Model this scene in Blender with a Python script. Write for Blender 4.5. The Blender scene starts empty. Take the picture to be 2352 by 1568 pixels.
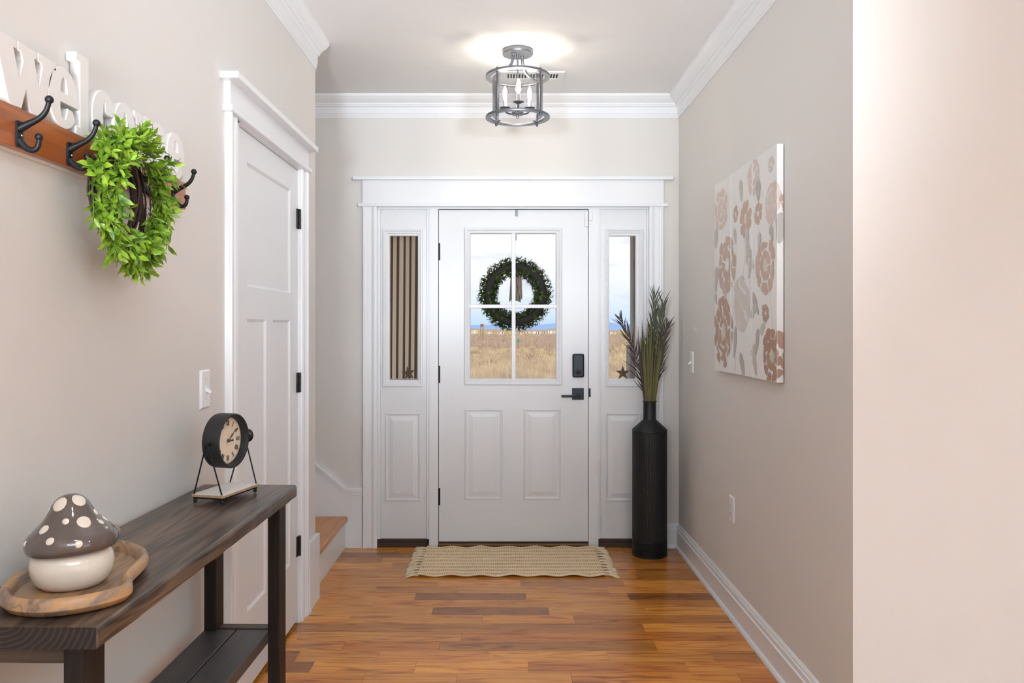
import bpy, bmesh, math, random
from mathutils import Matrix, Vector, Euler
random.seed(7)
PI = math.pi
SC = bpy.context.scene
COL = SC.collection
# ------------------------------------------------------------------ camera
F, U0, V0, H = 1840.0, 1160.0, 750.0, 1.3325      # focal length (px of 2352), principal point, eye height
cd = bpy.data.cameras.new('camera'); cam = bpy.data.objects.new('camera', cd); COL.objects.link(cam)
cam.location = (0, 0, H); cam.rotation_euler = (PI/2, 0, 0)
cd.sensor_width = 36; cd.lens = 36*F/2352
cd.shift_x = (1176-U0)/2352; cd.shift_y = (V0-784)/2352
cd.clip_start = 0.05; cd.clip_end = 40000
SC.camera = cam
SC.view_settings.view_transform = 'Standard'; SC.view_settings.look = 'None'
SC.view_settings.gamma = 1; SC.view_settings.use_curve_mapping = False
SC.view_settings.exposure = 0.50

# ------------------------------------------------------------------ colour helpers
def lin(c):
    c = c/255.0
    return c/12.92 if c <= .04045 else ((c+.055)/1.055)**2.4
def rgb(r, g, b): return (lin(r), lin(g), lin(b), 1)

# ------------------------------------------------------------------ world
W = bpy.data.worlds.new('sky'); SC.world = W; W.use_nodes = True
nt = W.node_tree; nt.nodes.clear()
def N(t, typ, **kw):
    n = t.nodes.new(typ)
    for k, v in kw.items(): setattr(n, k, v)
    return n
out = N(nt, 'ShaderNodeOutputWorld'); bg = N(nt, 'ShaderNodeBackground'); bg.inputs[1].default_value = .92
tc = N(nt, 'ShaderNodeTexCoord'); sep = N(nt, 'ShaderNodeSeparateXYZ')
nt.links.new(tc.outputs['Generated'], sep.inputs[0])
ramp = N(nt, 'ShaderNodeValToRGB'); nt.links.new(sep.outputs['Z'], ramp.inputs[0])
e = ramp.color_ramp.elements
e[0].position = 0.0; e[0].color = rgb(176, 202, 230)
e[1].position = 0.12; e[1].color = rgb(236, 236, 237)
x = e.new(0.025); x.color = rgb(204, 217, 232)
x = e.new(0.06); x.color = rgb(224, 228, 233)
x = e.new(0.5); x.color = rgb(205, 216, 232)
mp = N(nt, 'ShaderNodeMapping'); mp.inputs['Scale'].default_value = (5, 5, 16)
nt.links.new(tc.outputs['Generated'], mp.inputs[0])
nz = N(nt, 'ShaderNodeTexNoise'); nz.inputs['Scale'].default_value = 2.6; nz.inputs['Detail'].default_value = 5
nt.links.new(mp.outputs[0], nz.inputs['Vector'])
cr = N(nt, 'ShaderNodeValToRGB'); nt.links.new(nz.outputs[0], cr.inputs[0])
cr.color_ramp.elements[0].position = .52; cr.color_ramp.elements[0].color = (0, 0, 0, 1)
cr.color_ramp.elements[1].position = .72; cr.color_ramp.elements[1].color = (.75, .75, .75, 1)
mx = N(nt, 'ShaderNodeMix', data_type='RGBA'); nt.links.new(cr.outputs[0], mx.inputs[0])
nt.links.new(ramp.outputs[0], mx.inputs[6]); mx.inputs[7].default_value = rgb(190, 198, 210)
nt.links.new(mx.outputs[2], bg.inputs[0]); nt.links.new(bg.outputs[0], out.inputs[0])

# ------------------------------------------------------------------ sun, room lights
sd = bpy.data.lights.new('sun', 'SUN'); sd.energy = 2.1; sd.color = (1, .95, .88); sd.angle = .02
so = bpy.data.objects.new('sun', sd); COL.objects.link(so); so.rotation_euler = (math.radians(52), 0, math.radians(-35))
def area(name, loc, target, sx, sy, power, color=(1, 1, 1)):
    d = bpy.data.lights.new(name, 'AREA'); d.shape = 'RECTANGLE'; d.size = sx; d.size_y = sy; d.energy = power; d.color = color
    o = bpy.data.objects.new(name, d); COL.objects.link(o); o.location = loc
    o.rotation_euler = (Vector(target)-Vector(loc)).to_track_quat('-Z', 'Y').to_euler()
    return o
# unseen fill lights added behind the camera, plus the living room's recessed ceiling lights
area('rear_fill', (3.7, -4.3, 1.5), (0, 3, 1.4), 2.2, 1.9, 26, (.76, .88, 1))
area('side_fill', (4.85, -1.2, 1.5), (0, -.2, 1.4), 2.6, 1.9, 18, (.76, .88, 1))
for lx, ly in ((.2, -1.6), (2.4, -1.6), (.1, .3), (2.6, .3)):
    d = bpy.data.lights.new('recessed_ceiling_lamp', 'AREA'); d.shape = 'DISK'; d.size = .16; d.energy = 6; d.color = (.78, .89, 1)
    o = bpy.data.objects.new('recessed_ceiling_lamp', d); COL.objects.link(o); o.location = (lx, ly, 2.715)
# unseen upward fill added to bounce off the ceiling behind the camera
area('upward_fill', (1.2, -1.9, 1.75), (1.2, -1.9001, 2.7), .6, .6, 150, (.72, .87, 1))
# two unseen spot fills added beside the camera, turned up towards the hall ceiling
for fx, fp, tx in ((.92, 215, -.4), (-.70, 245, .05)):
    fd = bpy.data.lights.new('hall_fill_spot', 'SPOT'); fd.energy = fp; fd.color = (.80, .90, 1); fd.spot_size = math.radians(58); fd.spot_blend = 1; fd.shadow_soft_size = .2
    fo_ = bpy.data.objects.new('hall_fill_spot', fd); COL.objects.link(fo_); fo_.location = (fx, -.3, 1.6)
    fo_.rotation_euler = (Vector((tx, 3.7, 2.5))-fo_.location).to_track_quat('-Z', 'Y').to_euler()
BULB_STRENGTH = 120.0

# ------------------------------------------------------------------ object helpers
def wm(o):
    m = o.matrix_parent_inverse @ o.matrix_basis if o.parent else o.matrix_basis.copy()
    return (wm(o.parent) @ m) if o.parent else m
def adopt(o, parent):
    if parent is not None:
        o.parent = parent; o.matrix_parent_inverse = wm(parent).inverted()
    return o
def tag(o, label=None, cat=None, group=None, kind=None):
    if label: o['label'] = label
    if cat: o['category'] = cat
    if group: o['group'] = group
    if kind: o['kind'] = kind
    return o
def thing(name, label, cat, loc, group=None):
    o = bpy.data.objects.new(name, None); COL.objects.link(o); o.location = loc; o.empty_display_size = .05
    return tag(o, label, cat, group)

class MB:
    """collects shapes (world coordinates) that become ONE mesh object"""
    def __init__(s, xf=None): s.v = []; s.f = []; s.sm = []; s.xf = xf or Matrix.Identity(4)
    def add(s, vs, fs, smooth=False, M=None):
        b = len(s.v); X = s.xf @ M if M is not None else s.xf
        s.v += [tuple(X @ Vector(p)) for p in vs]
        s.f += [tuple(i+b for i in f) for f in fs]; s.sm += [smooth]*len(fs)
        return s
    def box(s, x0, x1, y0, y1, z0, z1, bev=0, M=None):
        if bev <= 0:
            vs = [(x, y, z) for z in (z0, z1) for y in (y0, y1) for x in (x0, x1)]
            return s.add(vs, [(0, 2, 3, 1), (4, 5, 7, 6), (0, 1, 5, 4), (1, 3, 7, 5), (3, 2, 6, 7), (2, 0, 4, 6)], False, M)
        bm = bmesh.new(); bmesh.ops.create_cube(bm, size=1)
        for v in bm.verts:
            v.co = Vector(((x0+x1)/2+v.co.x*(x1-x0), (y0+y1)/2+v.co.y*(y1-y0), (z0+z1)/2+v.co.z*(z1-z0)))
        bmesh.ops.bevel(bm, geom=bm.edges[:], offset=bev, segments=2, profile=.5, affect='EDGES')
        bm.verts.index_update()
        s.add([v.co[:] for v in bm.verts], [tuple(v.index for v in f.verts) for f in bm.faces], False, M); bm.free()
        return s
    def tube(s, pts, r, seg=8, caps=True, M=None, closed=False, flat=None):
        pts = [Vector(p) for p in pts]; n = len(pts); vs = []; fs = []
        rr = r if isinstance(r, (list, tuple)) else [r]*n
        up = None
        for i, p in enumerate(pts):
            if closed: d = pts[(i+1) % n]-pts[i-1]
            else: d = pts[min(i+1, n-1)]-pts[max(i-1, 0)]
            d.normalize()
            if up is None:
                up = Vector((0, 0, 1)) if abs(d.z) < .9 else Vector((1, 0, 0))
            a = d.cross(up); a.normalize(); b = a.cross(d); b.normalize(); up = b
            fa, fb = flat if flat else (1, 1)
            for k in range(seg):
                t = 2*PI*k/seg
                vs.append(p+a*math.cos(t)*rr[i]*fa+b*math.sin(t)*rr[i]*fb)
        m = n if closed else n-1
        for i in range(m):
            j = (i+1) % n
            for k in range(seg):
                k2 = (k+1) % seg
                fs.append((i*seg+k, i*seg+k2, j*seg+k2, j*seg+k))
        if caps and not closed:
            fs.append(tuple(range(seg-1, -1, -1))); fs.append(tuple((n-1)*seg+k for k in range(seg)))
        return s.add(vs, fs, True, M)
    def lathe(s, prof, seg=32, M=None, smooth=True):
        vs = []; fs = []; idx = []
        for (r, z) in prof:
            if r < 1e-6: idx.append([len(vs)]*seg); vs.append((0, 0, z))
            else:
                idx.append(list(range(len(vs), len(vs)+seg)))
                vs += [(r*math.cos(2*PI*k/seg), r*math.sin(2*PI*k/seg), z) for k in range(seg)]
        for i in range(len(prof)-1):
            for k in range(seg):
                k2 = (k+1) % seg
                q = [idx[i][k], idx[i][k2], idx[i+1][k2], idx[i+1][k]]
                q2 = []
                for a in q:
                    if a not in q2: q2.append(a)
                if len(q2) > 2: fs.append(tuple(q2))
        return s.add(vs, fs, smooth, M)
    def ball(s, c, r, seg=12, rings=8, M=None, sc=(1, 1, 1)):
        prof = [(r*math.sin(PI*i/rings), -r*math.cos(PI*i/rings)) for i in range(rings+1)]
        T = Matrix.Translation(c) @ Matrix.Diagonal((*sc, 1))
        return s.lathe(prof, seg, (M @ T) if M is not None else T)
    def prism(s, poly, t0, t1, M=None, smooth=False):
        """poly in local xy, extruded along local z from t0 to t1"""
        n = len(poly)
        vs = [(x, y, t0) for x, y in poly]+[(x, y, t1) for x, y in poly]
        fs = [tuple(range(n-1, -1, -1)), tuple(range(n, 2*n))]
        fs += [(i, (i+1) % n, n+(i+1) % n, n+i) for i in range(n)]
        return s.add(vs, fs, smooth, M)
    def sweep(s, prof, axis, a0, a1, base, sign):
        """wall moulding: prof of (projection, z), running along axis from a0 to a1, wall face at base, projecting by sign"""
        if axis == 'y': P = lambda p, z, a: (base+sign*p, a, z)
        else: P = lambda p, z, a: (a, base+sign*p, z)
        n = len(prof)
        vs = [P(p, z, a0) for p, z in prof]+[P(p, z, a1) for p, z in prof]
        fs = [tuple(range(n)), tuple(range(2*n-1, n-1, -1))]+[(i, n+i, n+(i+1) % n, (i+1) % n) for i in range(n)]
        return s.add(vs, fs)
    def build(s, name, mat, parent=None, fix=True, autosmooth=38):
        me = bpy.data.meshes.new(name); me.from_pydata(s.v, [], s.f)
        if fix:
            bm = bmesh.new(); bm.from_mesh(me); bmesh.ops.recalc_face_normals(bm, faces=bm.faces[:]); bm.to_mesh(me); bm.free()
        if me.polygons and len(me.polygons) == len(s.sm): me.polygons.foreach_set('use_smooth', s.sm)
        me.materials.append(mat); me.update()
        if autosmooth and fix and any(s.sm):
            me.set_sharp_from_angle(angle=math.radians(autosmooth))
        o = bpy.data.objects.new(name, me); COL.objects.link(o)
        return adopt(o, parent)
def struct(name, mb, mat, parent=None, label=None):
    o = mb.build(name, mat, parent)
    if parent is None: o['kind'] = 'structure'
    if label: o['label'] = label
    return o
def dup(o, parent, M=None):
    c = o.copy(); COL.objects.link(c)
    c.parent = None; c.matrix_parent_inverse = Matrix.Identity(4)
    if M is not None: c.matrix_basis = M
    return adopt(c, parent)

# ------------------------------------------------------------------ materials
def mat(name, color, rough=.5, metal=0, spec=.5, bump=0, bscale=200, var=0, vscale=3, coat=0):
    m = bpy.data.materials.new(name); m.use_nodes = True; t = m.node_tree; b = t.nodes['Principled BSDF']
    b.inputs['Base Color'].default_value = color; b.inputs['Roughness'].default_value = rough
    b.inputs['Metallic'].default_value = metal; b.inputs['Specular IOR Level'].default_value = spec
    b.inputs['Coat Weight'].default_value = coat
    if bump or var:
        g = N(t, 'ShaderNodeNewGeometry')
    if var:
        n = N(t, 'ShaderNodeTexNoise'); n.inputs['Scale'].default_value = vscale; n.inputs['Detail'].default_value = 4
        t.links.new(g.outputs['Position'], n.inputs['Vector'])
        r = N(t, 'ShaderNodeMapRange'); r.inputs[3].default_value = 1-var; r.inputs[4].default_value = 1+var
        t.links.new(n.outputs[0], r.inputs[0])
        mm = N(t, 'ShaderNodeMix', data_type='RGBA', blend_type='MULTIPLY'); mm.inputs[0].default_value = 1
        mm.inputs[6].default_value = color; t.links.new(r.outputs[0], mm.inputs[7]); t.links.new(mm.outputs[2], b.inputs['Base Color'])
    if bump:
        n = N(t, 'ShaderNodeTexNoise'); n.inputs['Scale'].default_value = bscale; n.inputs['Detail'].default_value = 3
        t.links.new(g.outputs['Position'], n.inputs['Vector'])
        bp = N(t, 'ShaderNodeBump'); bp.inputs['Strength'].default_value = bump; bp.inputs['Distance'].default_value = .002
        t.links.new(n.outputs[0], bp.inputs['Height']); t.links.new(bp.outputs[0], b.inputs['Normal'])
    return m
def math_n(t, op, a, b=None, c=None):
    n = N(t, 'ShaderNodeMath', operation=op)
    for i, v in enumerate((a, b, c)):
        if v is None: continue
        if isinstance(v, (int, float)): n.inputs[i].default_value = v
        else: t.links.new(v, n.inputs[i])
    return n.outputs[0]
def wood(name, stops, along='x', rough=.4, spec=.5, coat=0, use_color=False, bump=.15, scale=1.0, fine=1.0, contrast=1.0, cath=1.0, knots=False):
    """procedural plank wood; grain runs along the axis; each object gets its own slice of it"""
    m = bpy.data.materials.new(name); m.use_nodes = True; t = m.node_tree; b = t.nodes['Principled BSDF']
    g = N(t, 'ShaderNodeNewGeometry'); oi = N(t, 'ShaderNodeObjectInfo')
    off = N(t, 'ShaderNodeVectorMath', operation='SCALE'); off.inputs[0].default_value = (13.7, 29.3, 7.9)
    t.links.new(oi.outputs['Random'], off.inputs['Scale'])
    ad = N(t, 'ShaderNodeVectorMath', operation='ADD'); t.links.new(g.outputs['Position'], ad.inputs[0]); t.links.new(off.outputs[0], ad.inputs[1])
    def noise(sc, detail=4, dist=0, rough=.55):
        mp = N(t, 'ShaderNodeMapping')
        L, C = sc; v = {'x': (L, C, C), 'y': (C, L, C), 'z': (C, C, L)}[along]
        mp.inputs['Scale'].default_value = [q*scale for q in v]
        t.links.new(ad.outputs[0], mp.inputs[0])
        n = N(t, 'ShaderNodeTexNoise'); n.inputs['Scale'].default_value = 1; n.inputs['Detail'].default_value = detail
        n.inputs['Distortion'].default_value = dist; n.inputs['Roughness'].default_value = rough
        t.links.new(mp.outputs[0], n.inputs['Vector']); return n.outputs[0]
    big = noise((1.6, 9), 3, .6)
    rings = noise((1.3, 14), 2, .4)
    s = math_n(t, 'SINE', math_n(t, 'MULTIPLY', rings, 46))
    s = math_n(t, 'MULTIPLY_ADD', s, .5, .5)
    s = math_n(t, 'POWER', s, 2.2)
    fin = noise((5, 240), 3)
    fin2 = noise((1.8, 60), 4)
    a = math_n(t, 'MULTIPLY', big, .46*contrast)
    a = math_n(t, 'MULTIPLY_ADD', s, -.20*contrast*cath, a)
    a = math_n(t, 'MULTIPLY_ADD', math_n(t, 'SUBTRACT', fin, .5), .30*fine, a)
    a = math_n(t, 'MULTIPLY_ADD', math_n(t, 'SUBTRACT', fin2, .5), .32*contrast, a)
    a = math_n(t, 'ADD', a, .5-.225*contrast+.06)
    if knots:
        mp = N(t, 'ShaderNodeMapping'); mp.inputs['Scale'].default_value = (1.5, 9, .01); t.links.new(ad.outputs[0], mp.inputs[0])
        vo = N(t, 'ShaderNodeTexVoronoi'); vo.inputs['Scale'].default_value = 1; t.links.new(mp.outputs[0], vo.inputs['Vector'])
        kr = N(t, 'ShaderNodeMapRange', interpolation_type='SMOOTHSTEP'); kr.inputs[1].default_value = .02; kr.inputs[2].default_value = .16; kr.inputs[3].default_value = .38; kr.inputs[4].default_value = 0
        t.links.new(vo.outputs['Distance'], kr.inputs[0])
        a = math_n(t, 'SUBTRACT', a, kr.outputs[0])
    r = N(t, 'ShaderNodeValToRGB'); t.links.new(a, r.inputs[0])
    el = r.color_ramp.elements
    el[0].position = stops[0][0]; el[0].color = stops[0][1]; el[1].position = stops[-1][0]; el[1].color = stops[-1][1]
    for p, c in stops[1:-1]: q = el.new(p); q.color = c
    src = r.outputs[0]
    if use_color:
        mm = N(t, 'ShaderNodeMix', data_type='RGBA', blend_type='MULTIPLY'); mm.inputs[0].default_value = 1
        t.links.new(src, mm.inputs[6]); t.links.new(oi.outputs['Color'], mm.inputs[7]); src = mm.outputs[2]
    t.links.new(src, b.inputs['Base Color'])
    b.inputs['Roughness'].default_value = rough; b.inputs['Specular IOR Level'].default_value = spec; b.inputs['Coat Weight'].default_value = coat
    b.inputs['Coat Roughness'].default_value = .15
    if bump:
        bp = N(t, 'ShaderNodeBump'); bp.inputs['Strength'].default_value = bump; bp.inputs['Distance'].default_value = .001
        t.links.new(a, bp.inputs['Height']); t.links.new(bp.outputs[0], b.inputs['Normal'])
    return m
def glass(name, tint=(1, 1, 1, 1), refl=1.0):
    m = bpy.data.materials.new(name); m.use_nodes = True; t = m.node_tree; t.nodes.clear()
    o = N(t, 'ShaderNodeOutputMaterial'); tr = N(t, 'ShaderNodeBsdfTransparent'); tr.inputs[0].default_value = tint
    gl = N(t, 'ShaderNodeBsdfGlossy'); gl.inputs['Roughness'].default_value = .02
    fr = N(t, 'ShaderNodeFresnel'); fr.inputs[0].default_value = 1.3
    mx = N(t, 'ShaderNodeMixShader'); t.links.new(math_n(t, 'MULTIPLY', fr.outputs[0], refl), mx.inputs[0])
    t.links.new(tr.outputs[0], mx.inputs[1]); t.links.new(gl.outputs[0], mx.inputs[2]); t.links.new(mx.outputs[0], o.inputs[0])
    return m
def emis(name, color, strength):
    m = bpy.data.materials.new(name); m.use_nodes = True; t = m.node_tree; b = t.nodes['Principled BSDF']
    b.inputs['Base Color'].default_value = color; b.inputs['Emission Color'].default_value = color; b.inputs['Emission Strength'].default_value = strength
    return m

M_WALL = mat('wall_paint', rgb(222, 218, 213), .7, spec=.25, bump=.08, bscale=320, var=.012, vscale=1.2)
M_CEIL = mat('ceiling_paint', rgb(243, 243, 243), .85, spec=.2)
M_TRIM = mat('trim_paint', rgb(236, 237, 239), .32, spec=.5)
M_DOOR = mat('door_paint', rgb(230, 231, 233), .3, spec=.5)
M_BLACK = mat('black_metal', rgb(30, 31, 34), .45, metal=.4)
M_SLATE = mat('slate_metal', rgb(40, 46, 54), .4, metal=.5)
M_GAP = mat('dark_gap', rgb(28, 26, 25), .9)
M_SILL = mat('bronze_sill', rgb(66, 48, 38), .5, metal=.2, var=.15, vscale=20)
M_BRONZE = mat('brown_threshold', rgb(112, 80, 44), .45, metal=.3, var=.15, vscale=20)
M_PLASTIC = mat('white_plastic', rgb(240, 240, 240), .3)
M_SCREW = mat('screw_metal', rgb(150, 150, 150), .3, metal=.8)
M_GLASS = glass('window_glass', (1, 1, 1, 1), .22)
M_LAMPGLASS = glass('lamp_glass', (.97, .97, .98, 1), .7)
M_FLOOR = wood('floor_wood', [(0, rgb(70, 38, 18)), (.22, rgb(146, 82, 32)), (.42, rgb(202, 126, 50)), (.7, rgb(224, 156, 68)), (1, rgb(240, 188, 100))],
               'x', rough=.26, spec=.5, use_color=True, bump=.05, coat=.15, contrast=.92, cath=1.15, fine=1.7, knots=True)
M_TREAD = wood('tread_wood', [(0, rgb(150, 92, 46)), (.5, rgb(208, 140, 80)), (1, rgb(228, 172, 112))], 'y', rough=.3, bump=.05)
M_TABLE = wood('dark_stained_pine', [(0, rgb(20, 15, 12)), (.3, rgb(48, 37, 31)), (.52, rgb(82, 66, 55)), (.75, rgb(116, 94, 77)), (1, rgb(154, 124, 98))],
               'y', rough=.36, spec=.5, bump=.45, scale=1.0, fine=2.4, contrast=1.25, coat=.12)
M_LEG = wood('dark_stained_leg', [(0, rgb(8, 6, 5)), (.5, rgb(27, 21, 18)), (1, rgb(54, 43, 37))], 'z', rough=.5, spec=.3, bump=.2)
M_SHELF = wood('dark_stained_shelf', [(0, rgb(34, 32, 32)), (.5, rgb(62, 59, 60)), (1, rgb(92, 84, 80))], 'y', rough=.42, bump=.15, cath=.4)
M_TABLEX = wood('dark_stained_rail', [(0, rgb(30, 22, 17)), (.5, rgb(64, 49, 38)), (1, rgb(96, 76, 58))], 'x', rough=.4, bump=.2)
# ------------------------------------------------------------------ room shell
ZC = 2.7226; XL, XR, YF, YC, YR = -.93, 1.05, 4.84, 3.925, 2.418
def PX(u, Y): return (u-U0)*Y/F
def PZ(v, Y): return H+(V0-v)*Y/F
fl = struct('floor', MB().box(-3.3, 5.1, -4.6, 5.0, -.12, -.004), M_FLOOR)
struct('ceiling', MB().box(-3.3, 5.1, -4.6, 5.0, ZC, ZC+.12), M_CEIL)
struct('wall_left', MB().box(XL-.12, XL, -4.6, 2.757, 0, ZC).box(XL-.12, XL, 3.633, YC, 0, ZC).box(XL-.12, XL, 2.757, 3.633, 2.052, ZC), M_WALL)
struct('wall_stair', MB().box(-3.3, XL-.12, YC-.12, YC, 0, ZC).box(-3.3, -3.18, YC, YF, 0, ZC), M_WALL)
struct('wall_closet', MB().box(XL-.9, XL-.84, 2.4, YC-.12, 0, ZC).box(XL-.84, XL-.12, 2.4, 2.46, 0, ZC), M_WALL)
struct('wall_right', MB().box(XR, XR+.12, YR, 5.0, 0, ZC), M_WALL)
struct('wall_near', MB().box(XR+.12, 5.1, YR, YR+.12, 0, ZC), M_WALL)
struct('wall_far_right', MB().box(4.98, 5.1, -4.6, YR, 0, ZC), M_WALL)
struct('wall_rear', MB().box(-1.05, 4.98, -4.6, -4.48, 0, ZC), M_WALL)
struct('wall_front', MB().box(-3.3, -.785, YF, 5.0, 0, ZC).box(.885, XR, YF, 5.0, 0, ZC).box(-.785, .885, YF, 5.0, 2.062, ZC), M_WALL)

# floor planks, each its own part of the floor
PW, P0 = .1026, 4.2166
T = {'n': (1, 1, 1), 'l': (1.2, 1.17, 1.08), 'y': (1.18, 1.2, 1.12), 'd': (.50, .43, .40), 'm': (.78, .72, .68), 'r': (.88, .74, .62), 'g': (.72, .68, .60), 'o': (1.05, .98, .9)}
ROWS = {-6: ('n', (560, 'o'), (1000, 'n'), (1500, 'm')), -5: ('d', (700, 'm'), (1450, 'm')), -4: ('m', (500, 'n'), (1300, 'm')),
        -3: ('y', (545, 'm'), (1100, 'n'), (1530, 'n')), -2: ('n', (620, 'm'), (1200, 'o'), (1560, 'm')), -1: ('o', (415, 'n'), (900, 'm'), (1400, 'n'), (1560, 'g')),
        0: ('n', (733, 'l'), (1078, 'm'), (1505, 'y')), 1: ('n', (475, 'm'), (818, 'n'), (1440, 'o')), 2: ('o', (640, 'd'), (1100, 'n'), (1525, 'd')),
        3: ('n', (470, 'o'), (985, 'n'), (1560, 'm')), 4: ('n', (712, 'd'), (1195, 'n'), (1600, 'y')), 5: ('o', (365, 'n'), (920, 'o'), (1300, 'm')),
        6: ('g', (1590, 'l')), 7: ('o', (155, 'n'), (832, 'r'), ), 8: ('n', (340, 'r'), (740, 'g'), (1640, 'o')),
        9: ('d', (150, 'n'), (485, 'o'), (945, 'y'), (1440, 'n'), (1875, 'm')), 10: ('d', (210, 'y'), (640, 'l'), (1110, 'r'), (1770, 'o')),
        11: ('o', (425, 'n'), (812, 'n'), (1290, 'o'), (1990, 'r'))}
def plank(x0, x1, y0, y1, tone):
    j = random.uniform(.95, 1.05); g = .0003; c = .0006; z = random.uniform(-.0002, .0002)
    vs = [(x0+g, y0+g, -.012), (x1-g, y0+g, -.012), (x1-g, y1-g, -.012), (x0+g, y1-g, -.012),
          (x0+g, y0+g, -c), (x1-g, y0+g, -c), (x1-g, y1-g, -c), (x0+g, y1-g, -c),
          (x0+g+c, y0+g+c, z), (x1-g-c, y0+g+c, z), (x1-g-c, y1-g-c, z), (x0+g+c, y1-g-c, z)]
    fs = [(0, 3, 2, 1), (8, 9, 10, 11)]
    for k in range(4):
        k2 = (k+1) % 4; fs += [(k, k2, 4+k2, 4+k), (4+k, 4+k2, 8+k2, 8+k)]
    o = MB().add(vs, fs).build('plank', M_FLOOR, fl, fix=False)
    o.color = tuple(q*j for q in T[tone])+(1,)
for k in range(-7, 32):
    y1 = P0-PW*k; y0 = y1-PW; ym = (y0+y1)/2
    if k == -7: y0, y1 = P0+PW*6, YF-.002
    XA, XB = (-.966, 1.046)
    if y1 < YC: XA = -.929
    if k in ROWS:
        cuts = [XA]; tones = [ROWS[k][0]]
        for s, tn in ROWS[k][1:]:
            xx = PX(s*.5527+600, ym)
            if xx < XA+.03: tones[-1] = tn; continue
            if xx < XB-.03: cuts.append(xx); tones.append(tn)
    else:
        cuts = [XA]; tones = [random.choice('nnnoolmgr')]
        while True:
            nx = cuts[-1]+random.uniform(.35, 1.2)
            if nx > XB-.15: break
            cuts.append(nx); tones.append(random.choice('nnnoolmgrd'))
    cuts.append(XB)
    for i, tn in enumerate(tones): plank(cuts[i], cuts[i+1], y0, y1, tn)

# mouldings
BASE = [(0, 0), (.027, 0), (.027, .008), (.023, .017), (.0155, .021), (.0145, .097), (.018, .099), (.018, .104), (.0125, .107), (.0125, .126), (.0085, .129), (.0085, .136), (.005, .1425), (.003, .1455), (0, .1455)]
CROWN = [(0, 0), (.07, 0), (.07, -.0147), (.066, -.018), (.058, -.0275), (.048, -.036), (.038, -.042), (.031, -.0475), (.0305, -.055), (.026, -.055), (.0225, -.062), (.0165, -.0675), (.0125, -.069), (.0125, -.105), (.009, -.108), (.009, -.118), (.006, -.12), (.006, -.1325), (0, -.1325)]
CR = [(p, ZC+z) for p, z in CROWN]
struct('baseboard_right', MB().sweep(BASE, 'y', YR-.0, YF, XR, -1), M_TRIM)
struct('baseboard_front', MB().sweep(BASE, 'x', .955, XR, YF, -1), M_TRIM)
struct('baseboard_near', MB().sweep(BASE, 'x', XR-.015, 4.98, YR, -1), M_TRIM)
struct('baseboard_left', MB().sweep(BASE, 'y', -4.4, 2.66, XL, 1).sweep(BASE, 'y', 3.705, 3.745, XL, 1), M_TRIM)
struct('trim_1', MB().sweep(CR, 'y', YR-.0, YF, XR, -1), M_TRIM, label='white crown moulding along the right wall')
struct('trim_2', MB().sweep(CR, 'x', -3.2, XR, YF, -1), M_TRIM, label='white crown moulding over the front door wall')
struct('trim_3', MB().sweep(CR, 'y', -4.4, YC, XL, 1), M_TRIM, label='white crown moulding along the left wall')
struct('trim_4', MB().sweep(CR, 'x', XR-.07, 4.98, YR, -1), M_TRIM, label='white crown moulding on the near wall')

# ------------------------------------------------------------------ shared door pieces
def loops(mb, x0, x1, z0, z1, y, steps, s=-1, fill=True, axis='x'):
    """nested rectangles: steps of (inset, projection); s = direction of projection"""
    vs = []; fs = []
    for ins, p in steps:
        q = [(x0+ins, z0+ins), (x1-ins, z0+ins), (x1-ins, z1-ins), (x0+ins, z1-ins)]
        vs += [((a, y+s*p, b) if axis == 'x' else (y+s*p, a, b)) for a, b in q]
    n = len(steps)
    for i in range(n-1):
        for k in range(4):
            k2 = (k+1) % 4; fs.append((4*i+k, 4*i+k2, 4*i+4+k2, 4*i+4+k))
    if fill: fs.append((4*n-4, 4*n-3, 4*n-2, 4*n-1))
    mb.add(vs, fs); return mb
RAISED = [(0, -.001), (.003, .004), (.008, .006), (.013, .004), (.017, .0), (.022, -.0005), (.027, .0005), (.05, .006), (.052, .006)]
FRAME = [(0, -.001), (0, .008), (.004, .013), (.011, .014), (.017, .011), (.021, .006), (.027, .008), (.033, .006), (.036, .0), (.036, -.02)]
def holed(mb, x0, x1, z0, z1, hx0, hx1, hz0, hz1, y0, y1):
    return mb.box(x0, hx0, y0, y1, z0, z1).box(hx1, x1, y0, y1, z0, z1).box(hx0, hx1, y0, y1, z0, hz0).box(hx0, hx1, y0, y1, hz1, z1)

# ------------------------------------------------------------------ front door
YD = 4.861
d1 = thing('door_1', 'white half glazed front door with black hardware', None, (0.05, YD, .03)); d1['kind'] = 'structure'
dx0, dx1, dz0, dz1 = PX(1008, YD), PX(1350.5, YD), .030, 2.041
holed(MB(), dx0, dx1, dz0, dz1, -.2113, .309, 1.0155, 1.899, YD, YD+.044).build('door_slab', M_DOOR, d1)
loops(MB(), -.2468, .3455, .9785, 1.9322, YD, FRAME, fill=False).build('glass_frame', M_TRIM, d1)
for a, b in ((-.2457, -.0132), (.111, .338)):
    loops(MB(), a, b, .2837, .8358, YD, RAISED).build('raised_panel', M_DOOR, d1)
MB().box(.040, .064, YD-.004, YD+.03, 1.0, 1.91, .003).build('muntin', M_TRIM, d1)
MB().box(-.22, .318, YD-.003, YD+.029, 1.445, 1.467, .003).build('muntin', M_TRIM, d1)
for a, b in ((-.2133, .040), (.064, .311)):
    for c, d in ((1.0135, 1.445), (1.467, 1.901)):
        MB().box(a, b, YD+.02, YD+.024, c, d).build('glass_pane', M_GLASS, d1)
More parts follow.
